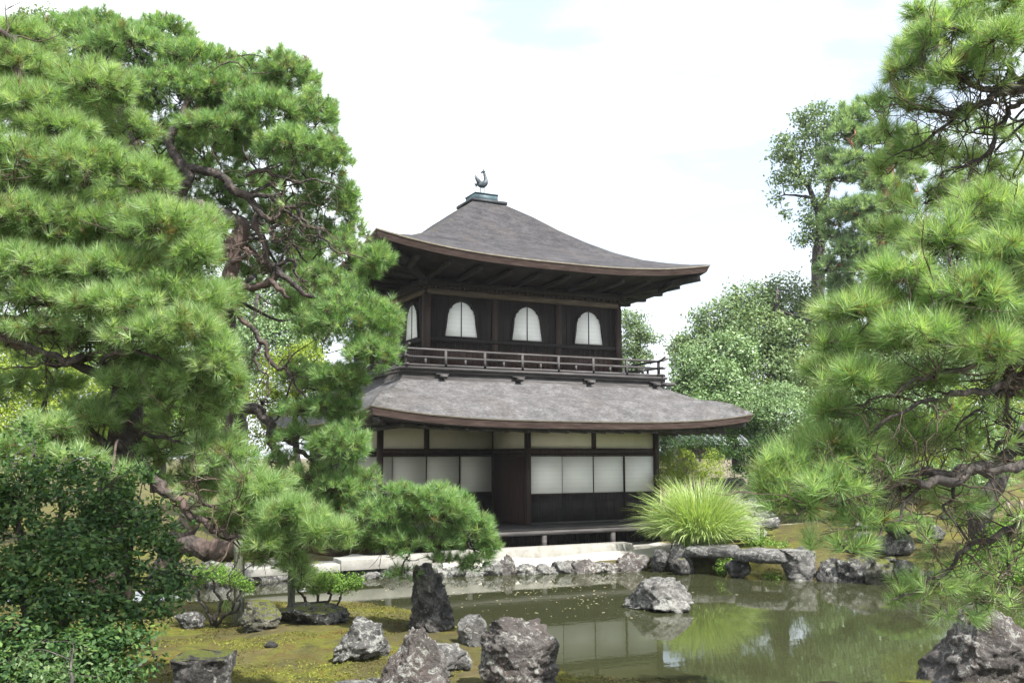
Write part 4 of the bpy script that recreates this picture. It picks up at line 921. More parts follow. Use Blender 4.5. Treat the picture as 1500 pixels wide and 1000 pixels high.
C_LIMBS = [
 [(1850, 1100, 6.6, .24), (1790, 850, 6.6, .22), (1740, 640, 6.6, .2), (1710, 420, 6.6, .17), (1690, 200, 6.8, .12), (1680, 50, 7, .06)],
 [(1740, 640, 6.5, .11), (1600, 634, 6.3, .07), (1520, 655, 6.2, .058), (1490, 662, 6.2, .05), (1440, 682, 6.2, .045), (1400, 690, 6.1, .04), (1350, 693, 6.1, .034), (1310, 715, 6.1, .022), (1285, 735, 6, .012)],
 [(1600, 660, 6.3, .05), (1500, 676, 6.1, .036), (1440, 690, 6.05, .035), (1370, 705, 6, .034), (1320, 700, 6, .028), (1290, 702, 6, .024), (1255, 690, 6, .018), (1220, 695, 6, .012)],
 [(1285, 705, 6, .016), (1270, 680, 6, .014), (1250, 655, 6.1, .010), (1230, 640, 6.1, .007)],
 [(1330, 705, 6, .02), (1262, 725, 5.95, .014), (1210, 738, 5.9, .012), (1165, 745, 5.9, .008)],
 [(1720, 500, 6.6, .09), (1560, 500, 6.3, .055), (1500, 528, 6.1, .035), (1478, 552, 6.1, .032), (1450, 570, 6.05, .028), (1400, 580, 6, .022), (1330, 598, 6, .014), (1270, 640, 6, .008)],
 [(1560, 540, 6.3, .05), (1500, 545, 6.3, .034), (1486, 570, 6.2, .028), (1455, 578, 6.2, .02), (1440, 600, 6.2, .014), (1400, 630, 6.2, .008)],
 [(1500, 545, 6.3, .02), (1480, 590, 6.2, .014), (1490, 620, 6.2, .008)],
 [(1460, 520, 6, .02), (1395, 546, 6, .02), (1340, 558, 6, .015), (1290, 580, 6, .010), (1240, 600, 6.1, .006)],
 [(1740, 740, 6.5, .08), (1600, 735, 6.45, .05), (1500, 758, 6.4, .032), (1440, 790, 6.4, .026), (1405, 815, 6.35, .018), (1360, 850, 6.3, .012), (1310, 880, 6.3, .007)],
 [(1478, 770, 6.4, .024), (1476, 815, 6.4, .018), (1458, 860, 6.35, .013), (1425, 895, 6.3, .007)],
 [(1440, 790, 6.4, .014), (1450, 830, 6.4, .011), (1400, 870, 6.35, .008), (1370, 895, 6.3, .005)],
 [(1710, 420, 6.6, .08), (1560, 425, 6.4, .045), (1480, 430, 6.2, .03), (1400, 436, 6.1, .02), (1320, 470, 6.1, .012), (1250, 480, 6.3, .007)],
 [(1700, 330, 6.7, .07), (1560, 340, 6.5, .04), (1470, 330, 6.5, .025), (1400, 360, 6.5, .014), (1330, 400, 6.4, .008)],
 [(1560, 640, 6.3, .03), (1480, 640, 6.3, .02), (1450, 660, 6.3, .014), (1400, 655, 6.3, .008)],
 [(1400, 700, 6.1, .016), (1385, 740, 6.1, .011), (1400, 770, 6.1, .006)], [(1350, 710, 6.05, .014), (1300, 770, 5.95, .009), (1255, 800, 5.9, .006)]]
C_PADS = [(1150, 705, 42, 36, 6.15), (1195, 672, 48, 32, 6.2), (1125, 720, 24, 24, 6.1, .8), (1235, 680, 50, 30, 6.3, .8), (1480, 430, 50, 36, 6.6), (1400, 480, 60, 34, 6.6), (1290, 500, 50, 30, 6.7), (1330, 445, 50, 26, 6.7), (1480, 570, 40, 26, 6.6, .5), (1210, 545, 40, 24, 6.7), (1200, 640, 34, 24, 6.6, .8), (1310, 650, 60, 22, 6.9, .45), (1390, 650, 60, 24, 7.0, .3), (1340, 715, 50, 14, 6.8, .25), (1190, 790, 26, 12, 6, .5), (1455, 300, 62, 36, 6.6), (1385, 350, 62, 32, 6.5), (1480, 372, 60, 38, 6.2), (1322, 403, 58, 25, 6.4), (1420, 430, 72, 36, 6.1), (1255, 452, 56, 22, 6.3), (1345, 488, 72, 32, 6.0), (1450, 508, 62, 34, 5.9), (1222, 505, 38, 24, 6.3), (1262, 556, 62, 28, 6.1), (1350, 556, 55, 22, 6.2, .7), (1222, 600, 40, 24, 6.2), (1300, 610, 55, 16, 6.4, .45),
 (1550, 330, 80, 50, 6.3), (1560, 470, 80, 50, 6.1), (1232, 648, 62, 28, 6.2), (1168, 676, 46, 30, 6.2), (1132, 696, 26, 32, 6.1), (1222, 706, 58, 28, 6.0), (1168, 738, 48, 22, 6.0), (1285, 680, 45, 22, 6.3, .5), (1260, 755, 45, 16, 6, .6), (1245, 795, 36, 18, 5.9, .6), (1340, 640, 50, 18, 6.4, .35), (1400, 635, 55, 22, 6.5, .3), (1460, 610, 40, 24, 6.5, .25), (1400, 735, 55, 18, 6.3, .25),
 (1375, 850, 70, 22, 6.4, .30, 1), (1440, 870, 50, 26, 6.4, .28, 1), (1312, 868, 36, 16, 6.4, .30, 1), (1465, 820, 34, 26, 6.4, .25, 1), (1590, 680, 80, 40, 6.4, .6), (1400, 900, 40, 14, 6.3, .25, 1)]
pine('pine_tree', gbase(1850, 1100, 6.6), thin(C_LIMBS, .85, (0,)), C_PADS, 37, .148, .0040, 66, .135, 'bark_dark', 'needle_near', 'nearest pine reaching in from the right with long drooping tufted boughs over the pond', wig=.04, twig_r=.0026, under=.15, sprays=.85, spray_r=.032, spray_l=.7, spray_n=.07)
D_LIMBS = [
 [(1900, 1050, 8.6, .26), (1840, 700, 8.4, .24), (1790, 400, 8.2, .2), (1740, 150, 8, .16), (1700, -60, 8, .1)],
 [(1750, 180, 8, .12), (1600, 110, 7.6, .09), (1515, 112, 7.4, .07), (1480, 128, 7.4, .055), (1450, 128, 7.4, .04), (1400, 118, 7.4, .022), (1350, 105, 7.5, .012)],
 [(1500, 120, 7.4, .05), (1470, 138, 7.4, .045), (1420, 158, 7.4, .035), (1375, 163, 7.4, .022), (1330, 150, 7.5, .014), (1300, 140, 7.5, .008)],
 [(1430, 155, 7.4, .03), (1390, 180, 7.5, .02), (1340, 210, 7.6, .012), (1300, 225, 7.7, .007)],
 [(1600, 130, 7.7, .05), (1500, 145, 7.6, .035), (1475, 165, 7.6, .028), (1455, 200, 7.6, .024), (1420, 235, 7.6, .02), (1390, 255, 7.6, .014), (1360, 290, 7.7, .008)],
 [(1458, 190, 7.6, .018), (1455, 215, 7.6, .012), (1430, 245, 7.6, .007)],
 [(1490, 118, 7.4, .03), (1480, 95, 7.4, .024), (1460, 80, 7.4, .014), (1430, 60, 7.5, .01)],
 [(1400, 162, 7.4, .016), (1420, 185, 7.4, .01), (1400, 215, 7.5, .006)]]
D_PADS = [(1400, 300, 50, 28, 9.0, .6), (1470, 300, 50, 30, 9.0, .7), (1440, 190, 40, 18, 8.6, .35), (1370, 225, 44, 24, 8.6, .6), (1420, 270, 50, 24, 8.8, .6), (1310, 290, 34, 26, 8.6, .5), (1290, 200, 22, 22, 8.2, .6), (1355, 20, 34, 20, 8, .8), (1495, 200, 34, 20, 8.8, .4), (1345, 340, 44, 24, 8.8, .6), (1300, 340, 34, 22, 9, .5), (1440, 14, 70, 32, 7.6), (1395, 58, 65, 34, 7.5), (1340, 66, 32, 32, 7.8), (1472, 68, 60, 30, 7.2), (1322, 108, 38, 32, 7.7), (1400, 108, 55, 24, 7.4), (1335, 150, 40, 24, 7.6, .7), (1395, 170, 40, 16, 7.5, .3), (1302, 190, 26, 18, 7.8, .6), (1335, 222, 46, 26, 7.8, .5), (1300, 245, 26, 24, 8, .6), (1400, 240, 45, 28, 8, .4), (1355, 288, 45, 24, 7.9, .45), (1450, 235, 45, 30, 8.2, .35), (1560, 40, 80, 50, 7.6), (1290, 150, 20, 18, 7.8, .6), (1480, 250, 40, 30, 8.4, .4)]
pine('pine_tree', gbase(1900, 1050, 8.6), thin(D_LIMBS, .75, (0,)), D_PADS, 43, .142, .0043, 58, .14, 'bark_dark', 'needle_near', 'pine with dark bare undersides reaching in at the top right corner', wig=.04, twig_r=.0030, under=.15, sprays=1.0, spray_r=.04, spray_l=.7, spray_n=.08)
E_LIMBS = [[(1282, 640, 38, .42), (1284, 480, 38, .38), (1285, 380, 38, .34), (1290, 320, 38, .32), (1297, 270, 38, .28), (1302, 215, 38, .18), (1290, 170, 38, .08)],
 [(1286, 350, 38, .14), (1262, 318, 37.5, .12), (1240, 312, 37.3, .07)], [(1296, 270, 38, .14), (1265, 250, 37.5, .1), (1245, 205, 37.3, .06)], [(1290, 310, 38, .12), (1320, 290, 37.5, .08), (1345, 280, 37.5, .05)], [(1285, 390, 38, .12), (1245, 385, 37.4, .07), (1220, 390, 37.3, .04)]]
E_PADS = [(x+7*math.sin(i*3.7), y+6*math.cos(i*5.1), a*.95, b_*1.5, D, .62) for i, (x, y, a, b_, D) in enumerate([(1265, 195, 30, 12, 38.2), (1225, 230, 26, 12, 37.8), (1262, 265, 30, 12, 38), (1300, 272, 30, 12, 38.4), (1262, 320, 30, 12, 37.8), (1300, 335, 26, 12, 38.4), (1250, 350, 26, 10, 37.6), (1215, 350, 20, 10, 37.8), (1262, 380, 28, 12, 38), (1310, 370, 28, 12, 38.4), (1235, 410, 28, 12, 38), (1215, 455, 26, 14, 38.6), (1245, 175, 36, 16, 38), (1285, 165, 30, 15, 38.4), (1230, 200, 28, 14, 37.6), (1280, 205, 34, 15, 37.4), (1250, 232, 34, 13, 37.2), (1300, 240, 34, 15, 38.2), (1235, 262, 34, 14, 37.3), (1280, 275, 28, 12, 37.0), (1320, 230, 30, 16, 38.6), (1250, 300, 42, 14, 37.2), (1310, 305, 34, 15, 37.8), (1225, 325, 28, 12, 37.4), (1270, 340, 38, 12, 37), (1322, 345, 28, 14, 38), (1235, 365, 32, 14, 37.3), (1290, 372, 34, 13, 37.4), (1215, 392, 24, 12, 37.6), (1260, 402, 34, 15, 37.2), (1310, 400, 32, 16, 38), (1225, 425, 28, 14, 38), (1340, 250, 25, 16, 38.5), (1335, 200, 24, 16, 38.6), (1240, 460, 34, 18, 38.4), (1290, 440, 40, 20, 38.6)])]
pine('pine_tree', gbase(1282, 640, 38), E_LIMBS, E_PADS, 51, .28, .03, 30, .30, 'bark_red', 'needle_far', 'tall distant pine with layered pads and a reddish trunk beyond the right shore', wig=.05, twig_r=.012, under=.1)
F2 = [[(1338, 802, 20.6, .06), (1330, 792, 20.6, .05), (1312, 786, 20.5, .045), (1300, 776, 20.5, .035), (1290, 768, 20.5, .02)], [(1312, 786, 20.5, .03), (1335, 778, 20.5, .025), (1350, 768, 20.5, .012)]]
pine('small_pine', gbase(1338, 806, 20.6), F2, [(1310, 768, 38, 10, 20.5), (1345, 766, 26, 8, 20.6), (1290, 772, 20, 7, 20.4), (1325, 758, 26, 8, 20.7)], 57, .10, .008, 30, .11, 'bark_dark', 'needle_mid', 'little low spreading pine on the mossy right bank among lichened rocks', wig=.02, twig_r=.004)

# ------------------------------------------------------------------ broadleaf trees and shrubs
BUSH = [(15, 672, 44, 18, 7.9, .8), (70, 690, 50, 20, 7.8, .8), (130, 698, 44, 18, 7.7, .8), (172, 716, 34, 20, 7.6), (30, 712, 60, 26, 7.6), (105, 728, 56, 26, 7.5), (165, 745, 50, 24, 7.5), (205, 756, 30, 20, 7.5), (20, 760, 60, 28, 7.4), (90, 775, 60, 28, 7.3), (150, 790, 56, 28, 7.3), (215, 790, 40, 24, 7.3), (245, 800, 20, 16, 7.3),
 (40, 812, 66, 30, 7.1), (110, 828, 60, 30, 7.0), (180, 835, 50, 28, 7.1), (235, 842, 34, 22, 7.1), (20, 866, 60, 32, 6.9), (90, 880, 60, 30, 6.8), (160, 885, 56, 30, 6.8), (222, 888, 36, 24, 6.9), (40, 925, 66, 32, 6.6), (120, 935, 60, 32, 6.5), (190, 935, 44, 26, 6.6), (20, 975, 60, 34, 6.4), (100, 985, 66, 34, 6.3), (170, 985, 44, 26, 6.4), (-60, 780, 60, 120, 7.2), (-50, 950, 60, 60, 6.6), (205, 690, 16, 14, 7.8), (40, 645, 30, 12, 8.2, .3), (95, 662, 22, 10, 8, .3), (145, 668, 14, 12, 8, .25), (5, 630, 24, 14, 8.4, .3), (70, 640, 10, 16, 8.2, .3), (178, 688, 10, 12, 7.9, .3), (268, 830, 22, 12, 7.2, .4), (262, 775, 16, 8, 7.4, .3), (235, 730, 18, 8, 7.5, .3), (272, 868, 16, 10, 7.1, .3), (250, 905, 16, 12, 7, .35), (232, 960, 16, 14, 6.8, .35), (285, 845, 10, 8, 7.2, .2), (60, 1020, 110, 30, 6.2)]
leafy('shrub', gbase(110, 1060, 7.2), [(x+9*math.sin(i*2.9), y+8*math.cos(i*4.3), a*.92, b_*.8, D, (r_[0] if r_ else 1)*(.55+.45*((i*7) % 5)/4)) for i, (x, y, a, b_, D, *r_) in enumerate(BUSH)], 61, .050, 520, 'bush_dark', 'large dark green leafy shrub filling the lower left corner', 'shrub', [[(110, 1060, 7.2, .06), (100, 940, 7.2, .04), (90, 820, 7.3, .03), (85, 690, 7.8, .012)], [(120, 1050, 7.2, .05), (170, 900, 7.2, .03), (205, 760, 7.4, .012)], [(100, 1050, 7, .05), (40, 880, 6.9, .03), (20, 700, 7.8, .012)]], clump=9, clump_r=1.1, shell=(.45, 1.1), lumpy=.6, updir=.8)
leafy('shrub', gbase(95, 1120, 5.6), [(85, 985, 46, 12, 5.8, .35), (140, 990, 30, 10, 5.8, .3), (25, 965, 36, 14, 5.9, .3), (112, 950, 22, 10, 6.0, .35), (60, 940, 26, 8, 6, .25)], 62, .032, 420, 'leaf_dim', 'thin leaved lighter shrub in front of the dark shrub at the bottom left', 'shrub', [[(95, 1120, 5.6, .02), (100, 1030, 5.6, .014), (110, 960, 5.8, .006)]], clump=9, clump_r=2.0, lumpy=.6)
def azalea(bx, by, D, stems, pads, seed, label, bmat):
    leafy('azalea', gbase(bx, by, D), pads, seed, .030, 2400, 'leaf_bright', label, 'shrub', stems, bmat, clump=10, clump_r=1.3, shell=(.3, 1.0), updir=.9)
azalea(312, 918, 13.2, [[(312, 915, 13.2, .03), (300, 890, 13.2, .024), (290, 868, 13.2, .02), (282, 845, 13.2, .01)], [(314, 915, 13.2, .03), (322, 885, 13.2, .024), (316, 862, 13.2, .018), (308, 840, 13.2, .01)], [(316, 915, 13.2, .026), (338, 885, 13.1, .02), (333, 865, 13.1, .016), (345, 845, 13.1, .01)], [(318, 915, 13.2, .026), (345, 895, 13.1, .02), (352, 872, 13.1, .014), (358, 858, 13.1, .008)]],
    [(305, 838, 26, 10, 13.2), (285, 848, 18, 8, 13.3), (335, 845, 22, 9, 13.1), (355, 853, 16, 8, 13.0), (320, 832, 16, 8, 13.3), (365, 862, 10, 6, 13.0)], 71, 'clipped azalea with twisted thin stems standing left of the wooden prop', 'bark_dark')
azalea(462, 898, 14, [[(455, 895, 14, .03), (445, 878, 14, .022), (438, 862, 14, .012)], [(458, 895, 14, .03), (462, 872, 14, .022), (458, 850, 14, .012)], [(466, 893, 13.9, .026), (480, 880, 13.9, .02), (486, 862, 13.9, .012)], [(470, 893, 13.9, .02), (494, 885, 13.8, .016), (500, 868, 13.8, .008)]],
    [(455, 842, 22, 12, 14), (480, 848, 24, 14, 13.9), (437, 855, 14, 10, 14), (500, 858, 18, 12, 13.8), (465, 860, 20, 10, 13.9), (520, 852, 16, 12, 13.8)], 72, 'bushy azalea with pale stems on the rock behind the moss mound', 'twig')
leafy('maple_tree', gbase(440, 700, 17.5), [(450, 525, 34, 28, 17.2), (470, 550, 30, 22, 17), (420, 560, 40, 28, 17.4), (385, 590, 40, 26, 17.6), (440, 590, 36, 20, 17.4, .7), (410, 530, 26, 20, 17.6, .7), (380, 640, 30, 24, 18, .6)], 81, .055, 520, 'leaf_yellow', 'yellow green maple showing between the gnarled pine branches left of the pavilion', 'tree', [[(440, 700, 17.5, .07), (430, 620, 17.4, .05), (440, 540, 17.3, .02)]], clump=7)
BG = [
 ('tree', (60, 700, 27), [(60, 560, 80, 50, 27), (10, 600, 70, 50, 26.5), (110, 600, 60, 45, 26.8), (60, 640, 90, 40, 26), (30, 520, 60, 40, 27.5)], 'leaf_yellow', 'sunny yellow green tree behind the big left pine', .10, 300),
 ('tree', (230, 720, 30), [(200, 540, 70, 60, 31), (260, 560, 60, 55, 30), (230, 610, 80, 50, 29.5), (310, 590, 45, 55, 30), (180, 640, 60, 40, 29)], 'leaf_bright', 'fresh green broadleaf tree seen between the two left pines', .12, 260),
 ('tree', (340, 700, 36), [(330, 470, 60, 50, 37), (380, 440, 60, 50, 38), (400, 500, 60, 40, 36), (340, 540, 50, 40, 36), (300, 420, 50, 50, 38), (440, 480, 45, 50, 37), (450, 420, 36, 40, 38)], 'leaf_mid', 'darker broadleaf tree behind the twisted pine branches', .15, 170),
 ('tree', (100, 700, 44), [(40, 430, 90, 70, 44), (140, 420, 80, 70, 45), (220, 400, 60, 70, 45), (90, 500, 90, 50, 43), (40, 330, 80, 60, 46), (120, 300, 70, 60, 46)], 'leaf_mid', 'tall wood edge tree far behind the big left pine', .2, 110),
 ('tree', (62, 700, 42), [(58, 22, 22, 14, 42, .7), (40, 40, 24, 16, 42, .7), (74, 45, 20, 16, 42, .7), (55, 70, 30, 22, 42), (60, 120, 40, 30, 42)], 'leaf_grey', 'tall tree whose top pokes above the pines at the upper left corner', .2, 150),
 ('tree', (1085, 690, 31), [(1050, 560, 45, 34, 31), (1005, 575, 30, 28, 31.5), (1085, 590, 45, 30, 30.5), (1020, 535, 38, 28, 32), (1070, 520, 40, 34, 32), (1035, 600, 40, 24, 30)], 'leaf_mid', 'glossy dark green broadleaf tree just right of the railing corner', .14, 300),
 ('tree', (1120, 690, 38), [(1060, 470, 45, 32, 38.5), (1100, 445, 45, 30, 39), (1145, 450, 40, 34, 39), (1030, 500, 34, 24, 38), (1110, 490, 55, 36, 37.5), (1160, 500, 45, 40, 38), (1120, 540, 50, 40, 37), (1175, 555, 40, 50, 37), (1150, 415, 34, 14, 39, .4), (1185, 425, 20, 14, 39, .4), (1000, 510, 22, 20, 38), (1190, 470, 34, 36, 38.5), (1215, 520, 36, 40, 38), (1205, 570, 40, 40, 37.5), (1230, 460, 26, 30, 39)], 'leaf_grey', 'rounded pale green broadleaf tree behind the glossy one right of the pavilion', .17, 210),
 ('tree', (1140, 700, 28), [(1110, 600, 36, 20, 28), (1150, 610, 45, 24, 27.5), (1080, 612, 26, 16, 28), (1180, 640, 40, 30, 27), (1140, 580, 40, 20, 28.5)], 'leaf_mid', 'low pale leaved shrubby tree above the rocky slope', .09, 380),
 ('tree', (925, 640, 36), [(920, 468, 16, 14, 36), (935, 485, 20, 14, 36), (922, 505, 22, 16, 36), (950, 495, 14, 7, 36), (925, 530, 24, 16, 36), (966, 495, 10, 4, 36, .6), (945, 520, 14, 8, 36), (940, 462, 10, 5, 36, .6), (915, 560, 25, 20, 36)], 'leaf_grey', 'slim conifer standing right behind the upper storey corner', .11, 420),
 ('tree', (1196, 640, 43), [(1160, 262, 20, 12, 43, .7), (1155, 222, 20, 12, 43, .7), (1200, 190, 22, 12, 43, .7), (1210, 240, 20, 14, 43, .7), (1180, 300, 10, 8, 43, .5), (1178, 172, 20, 10, 43, .7), (1205, 160, 18, 8, 43, .7), (1222, 178, 18, 10, 43, .6), (1150, 205, 16, 8, 43, .6), (1175, 200, 16, 9, 43, .6), (1140, 228, 14, 8, 43, .6), (1165, 240, 18, 9, 43, .6), (1190, 225, 16, 10, 43, .6), (1142, 262, 14, 8, 43, .6), (1170, 270, 12, 8, 43, .5), (1136, 290, 9, 7, 43, .6), (1150, 312, 9, 6, 43, .6), (1195, 260, 14, 12, 43, .6), (1205, 300, 16, 14, 43, .8), (1190, 325, 18, 10, 43, .8), (1178, 350, 14, 8, 43, .8), (1200, 345, 12, 10, 43, .8), (1205, 380, 12, 14, 43, .8), (1212, 210, 16, 14, 43, .7)], 'leaf_grey', 'tall thin crowned tree with airy leaf clusters rising beside the distant pine', .2, 260),
 ('tree', (1040, 700, 40), [(1000, 620, 40, 30, 40), (1050, 640, 40, 30, 39), (1100, 640, 40, 30, 39), (970, 650, 30, 30, 40), (1080, 610, 40, 24, 40), (1140, 650, 40, 30, 38)], 'leaf_mid', 'dark evergreen mass behind the tiled garden wall under the right eave', .15, 330),
 ('shrub', (1440, 720, 24), [(1440, 600, 60, 40, 24.5), (1500, 580, 50, 50, 25), (1380, 640, 60, 36, 24), (1470, 650, 60, 34, 23.5), (1330, 660, 50, 30, 24), (1520, 660, 50, 40, 24)], 'leaf_yellow', 'sunlit yellow green maple mass behind the right pine boughs', .07, 420),
 ('tree', (1400, 700, 34), [(1300, 530, 70, 60, 34), (1380, 480, 70, 60, 35), (1450, 440, 70, 60, 36), (1420, 540, 80, 50, 33), (1500, 500, 60, 70, 34), (1340, 590, 80, 40, 32), (1250, 600, 60, 50, 33), (1400, 380, 60, 50, 37), (1480, 340, 60, 60, 38)], 'leaf_mid', 'broad green tree filling the gap behind the nearest right pine', .16, 200),
 ('tree', (1240, 720, 29), [(1220, 650, 50, 40, 29), (1290, 670, 60, 40, 28), (1350, 690, 60, 30, 28), (1200, 700, 40, 30, 28), (1420, 700, 60, 26, 28)], 'leaf_mid', 'dark shrubbery tree behind the lower right pine boughs', .10, 300),
 ('shrub', (1010, 720, 25), [(1010, 690, 34, 16, 25.5), (985, 702, 26, 16, 25), (1040, 690, 24, 18, 25.5), (995, 670, 26, 14, 26), (1045, 668, 16, 12, 26.2), (975, 680, 16, 18, 26)], 'leaf_yellow', 'yellow tinged shrub between the fence and the tall grass clump', .05, 700),
 ('shrub', (1080, 712, 27), [(1075, 655, 34, 16, 27), (1050, 668, 24, 10, 27), (1100, 668, 26, 14, 27), (1085, 688, 24, 10, 26.8), (1035, 645, 26, 10, 28), (1068, 632, 24, 8, 28), (1110, 690, 26, 12, 27), (1120, 650, 26, 16, 27), (1095, 625, 26, 12, 28), (1000, 650, 22, 12, 28), (1140, 690, 26, 16, 27)], 'bush_dark', 'dark layered garden shrub under the right eave tip', .06, 600),
 ('shrub', (1475, 830, 18.5), [(1470, 790, 34, 26, 18.5), (1495, 770, 24, 22, 18.6), (1440, 810, 30, 20, 18.3), (1500, 830, 30, 22, 18.2), (1470, 840, 30, 14, 18), (1418, 838, 26, 12, 18)], 'leaf_bright', 'bright leafy shrub on the bank behind the drooping dark branch', .06, 700),
 ('shrub', (1415, 790, 20), [(1420, 748, 26, 14, 20), (1405, 760, 16, 12, 20), (1450, 740, 18, 12, 20.2)], 'leaf_bright', 'small fresh green shrub left of the dark leaning trunk', .06, 600),
 ('shrub', (1115, 800, 21.5), [(1115, 792, 26, 6, 21.5), (1140, 796, 16, 5, 21.2)], 'leaf_bright', 'low leafy ground plant behind the bridge slabs', .05, 800),
 ('fern', (1068, 842, 20.6), [(1066, 826, 14, 7, 20.5), (1058, 832, 8, 5, 20.5)], 'leaf_bright', 'small fern growing at the joint under the stone bridge', .05, 1500),
 ('fern', (1130, 848, 20), [(1134, 842, 18, 5, 20)], 'leaf_bright', 'low fern at the foot of the square bridge pier', .05, 1300),
 ('fern', (670, 1000, 10.6), [(672, 992, 9, 9, 10.6), (680, 1000, 8, 7, 10.6)], 'leaf_bright', 'small green fern between the wedge rock and blocky rock', .05, 2500),
 ('shrub', (268, 850, 19), [(270, 812, 24, 10, 20.3), (330, 820, 14, 8, 20.4), (390, 828, 16, 7, 20.4)], 'leaf_yellow', 'golden moss tuft plants on the far left bank rocks', .035, 700)]
for i, (nm, bp, bl, mt, lb, sz, npb) in enumerate(BG):
    base = gbase(*bp); far = bp[2] > 22 and nm == 'tree'
    tk = None
    if nm == 'tree':
        xs = np.mean([q[0] for q in bl]); ys = min(q[1] for q in bl)+10; D = bp[2]
        if 'airy' in lb: tk = [[(1198, 640, 43, .36), (1198, 480, 43, .33), (1198, 390, 43, .3), (1202, 330, 43, .2), (1190, 290, 43, .12), (1170, 250, 43, .08), (1150, 215, 43, .03)], [(1202, 330, 43, .15), (1215, 250, 43, .1), (1208, 170, 43, .03)], [(1190, 290, 43, .08), (1160, 285, 43, .05), (1138, 290, 43, .02)], [(1170, 250, 43, .06), (1180, 200, 43, .04), (1178, 165, 43, .02)]]
        else: tk = [[(bp[0], bp[1], D, .008*D), (bp[0]*.6+xs*.4, bp[1]*.6+ys*.4, D, .006*D), (xs, ys, D, .0015*D)]]
    leafy(nm, base, bl, 800+i, sz*(.85 if bp[2] > 27 else 1), npb*(1.9 if bp[2] > 27 else 1), mt, lb, 'fern' if nm == 'fern' else nm, tk, group=None)
# dark trunk on the right bank
e = empty('leaning_tree', gbase(1438, 845, 18.8)); tag(e, 'dark leaning trunk on the mossy right bank with ragged crown above', 'tree')
k = MB(); s = limb([(1442, 850, 18.8, .26), (1444, 800, 18.8, .24), (1436, 760, 18.8, .24), (1446, 730, 18.8, .2), (1470, 690, 18.8, .14), (1500, 620, 18.8, .08)], 0, .03, 5); k.tube(s[:, :3], s[:, 3], 10)
k.build('trunk', MAT['bark_dark'], e, smooth=True)
rng = np.random.default_rng(77); cc = np.array([P(1480+rng.normal()*50, 640+rng.normal()*36, 18.8+rng.normal()*.8) for _ in range(420)])
V, ti = needles(cc, unit(rng.normal(size=(420, 3))*.5+[0, 0, 1]), rng, 36, .13, .010); mk_obj('crown', V, np.arange(len(V)).reshape(-1, 3), MAT['needle_mid'], e, attrs={'tint': ti})

# tall grass clump beside the veranda
def grass_clump():
    base = gbase(1026, 800, 22.2); rng = np.random.default_rng(5); n = 4200
    az = rng.random(n)*2*np.pi; lean = rng.random(n)**.85*1.0; ln = rng.uniform(.8, 1.12, n)*(1.85-.55*lean)
    r0 = rng.random(n)**.5*.46; o = base+np.c_[np.cos(az)*r0, np.sin(az)*r0, np.zeros(n)]
    h = np.c_[np.cos(az+rng.normal(0, .4, n)), np.sin(az+rng.normal(0, .4, n)), np.zeros(n)]
    K = 7; V = []; t = np.linspace(0, 1, K)
    sd = np.c_[-h[:, 1], h[:, 0], np.zeros(n)]; sd = unit(sd+rng.normal(size=(n, 3))*.5)
    a0 = lean*.62; cur = .75+lean*1.25*rng.uniform(.7, 1.25, n); pos = o.copy(); L = []
    for i in range(K):
        w = .012*(1-t[i])**.7+.0015; L.append(np.stack([pos-sd*w, pos+sd*w], 1))
        ang = a0+cur*t[i]**1.7; pos = pos+(h*np.sin(ang)[:, None]+np.array([0, 0, 1.])*np.cos(ang)[:, None])*(ln/(K-1))[:, None]
    V = np.stack(L, 1).reshape(n, K*2, 3); idx = np.arange(n)[:, None]*K*2
    Fs = np.concatenate([np.stack([idx[:, 0]+2*i, idx[:, 0]+2*i+1, idx[:, 0]+2*i+3, idx[:, 0]+2*i+2], -1) for i in range(K-1)])
    ti = np.repeat(np.clip(rng.normal(.5, .22, n), 0, 1), K*2)
    o = mk_obj('grass_clump', V.reshape(-1, 3), Fs, MAT['blade'], None, base, attrs={'tint': ti}); tag(o, 'tall arching ornamental grass clump beside the veranda corner', 'grass clump')
grass_clump()

# ------------------------------------------------------------------ props, fences, small things
def pole(x, y0, y1, D, r, label, name='wooden_prop', mat='prop', cat='prop', group=None):
    a = P(x, y1, D); t = P(x, y0, D); a[2] = min(a[2], gz(a[0], a[1])-.02)
    k = MB(); n = 8; k.tube([a+(t-a)*s for s in np.linspace(0, 1, n)], r*(1+.06*np.sin(np.arange(n)*2.1)), 10)
    return tag(k.build(name, MAT[mat], None, a, smooth=True), label, cat, group)
pole(349, 790, 905, 13.35, .062, 'grey green wooden prop under the low horizontal pine trunk beside the azalea')
pole(427, 815, 888, 14.0, .055, 'short wooden prop standing by the bushy azalea behind the moss')
pole(357, 616, 700, 13.8, .065, 'mossy post propping the dark gnarled pine stub', mat='prop')
pole(1116, 770, 800, 22.5, .05, 'short dark wooden stake behind the stone bridge', 'wooden_stake', 'wood', 'stake')
# rope fence
RP = [(1352, 742, 772), (1384, 740, 768), (1412, 738, 766), (1445, 736, 764), (1478, 734, 764), (1497, 733, 762)]
tops = []
for i, (x, y0, y1) in enumerate(RP):
    D = 27.2; a = P(x, y1, D); a[2] = gz(a[0], a[1]); t = a.copy(); t[2] = max(P(x, y0, D)[2], a[2]+.45)
    k = MB(); k.tube([a-[0, 0, .1], a*.5+t*.5, t], [.06, .058, .055], 10)
    tag(k.build('fence_post', MAT['bamboo'], None, a, smooth=True), 'weathered round post of the rope fence, %s from the left' % ORD[i], 'fence post', 'posts of the rope fence'); tops.append(t)
k = MB()
for z in (.06, .28):
    for a, c in zip(tops[:-1], tops[1:]):
        q = [a+(c-a)*s-np.array([0, 0, z+.10*4*s*(1-s)]) for s in np.linspace(0, 1, 9)]; k.tube(q, .016, 6, False)
tag(k.build('rope', MAT['rope'], None, tops[0]), 'twin sagging ropes strung between the weathered posts', 'rope')
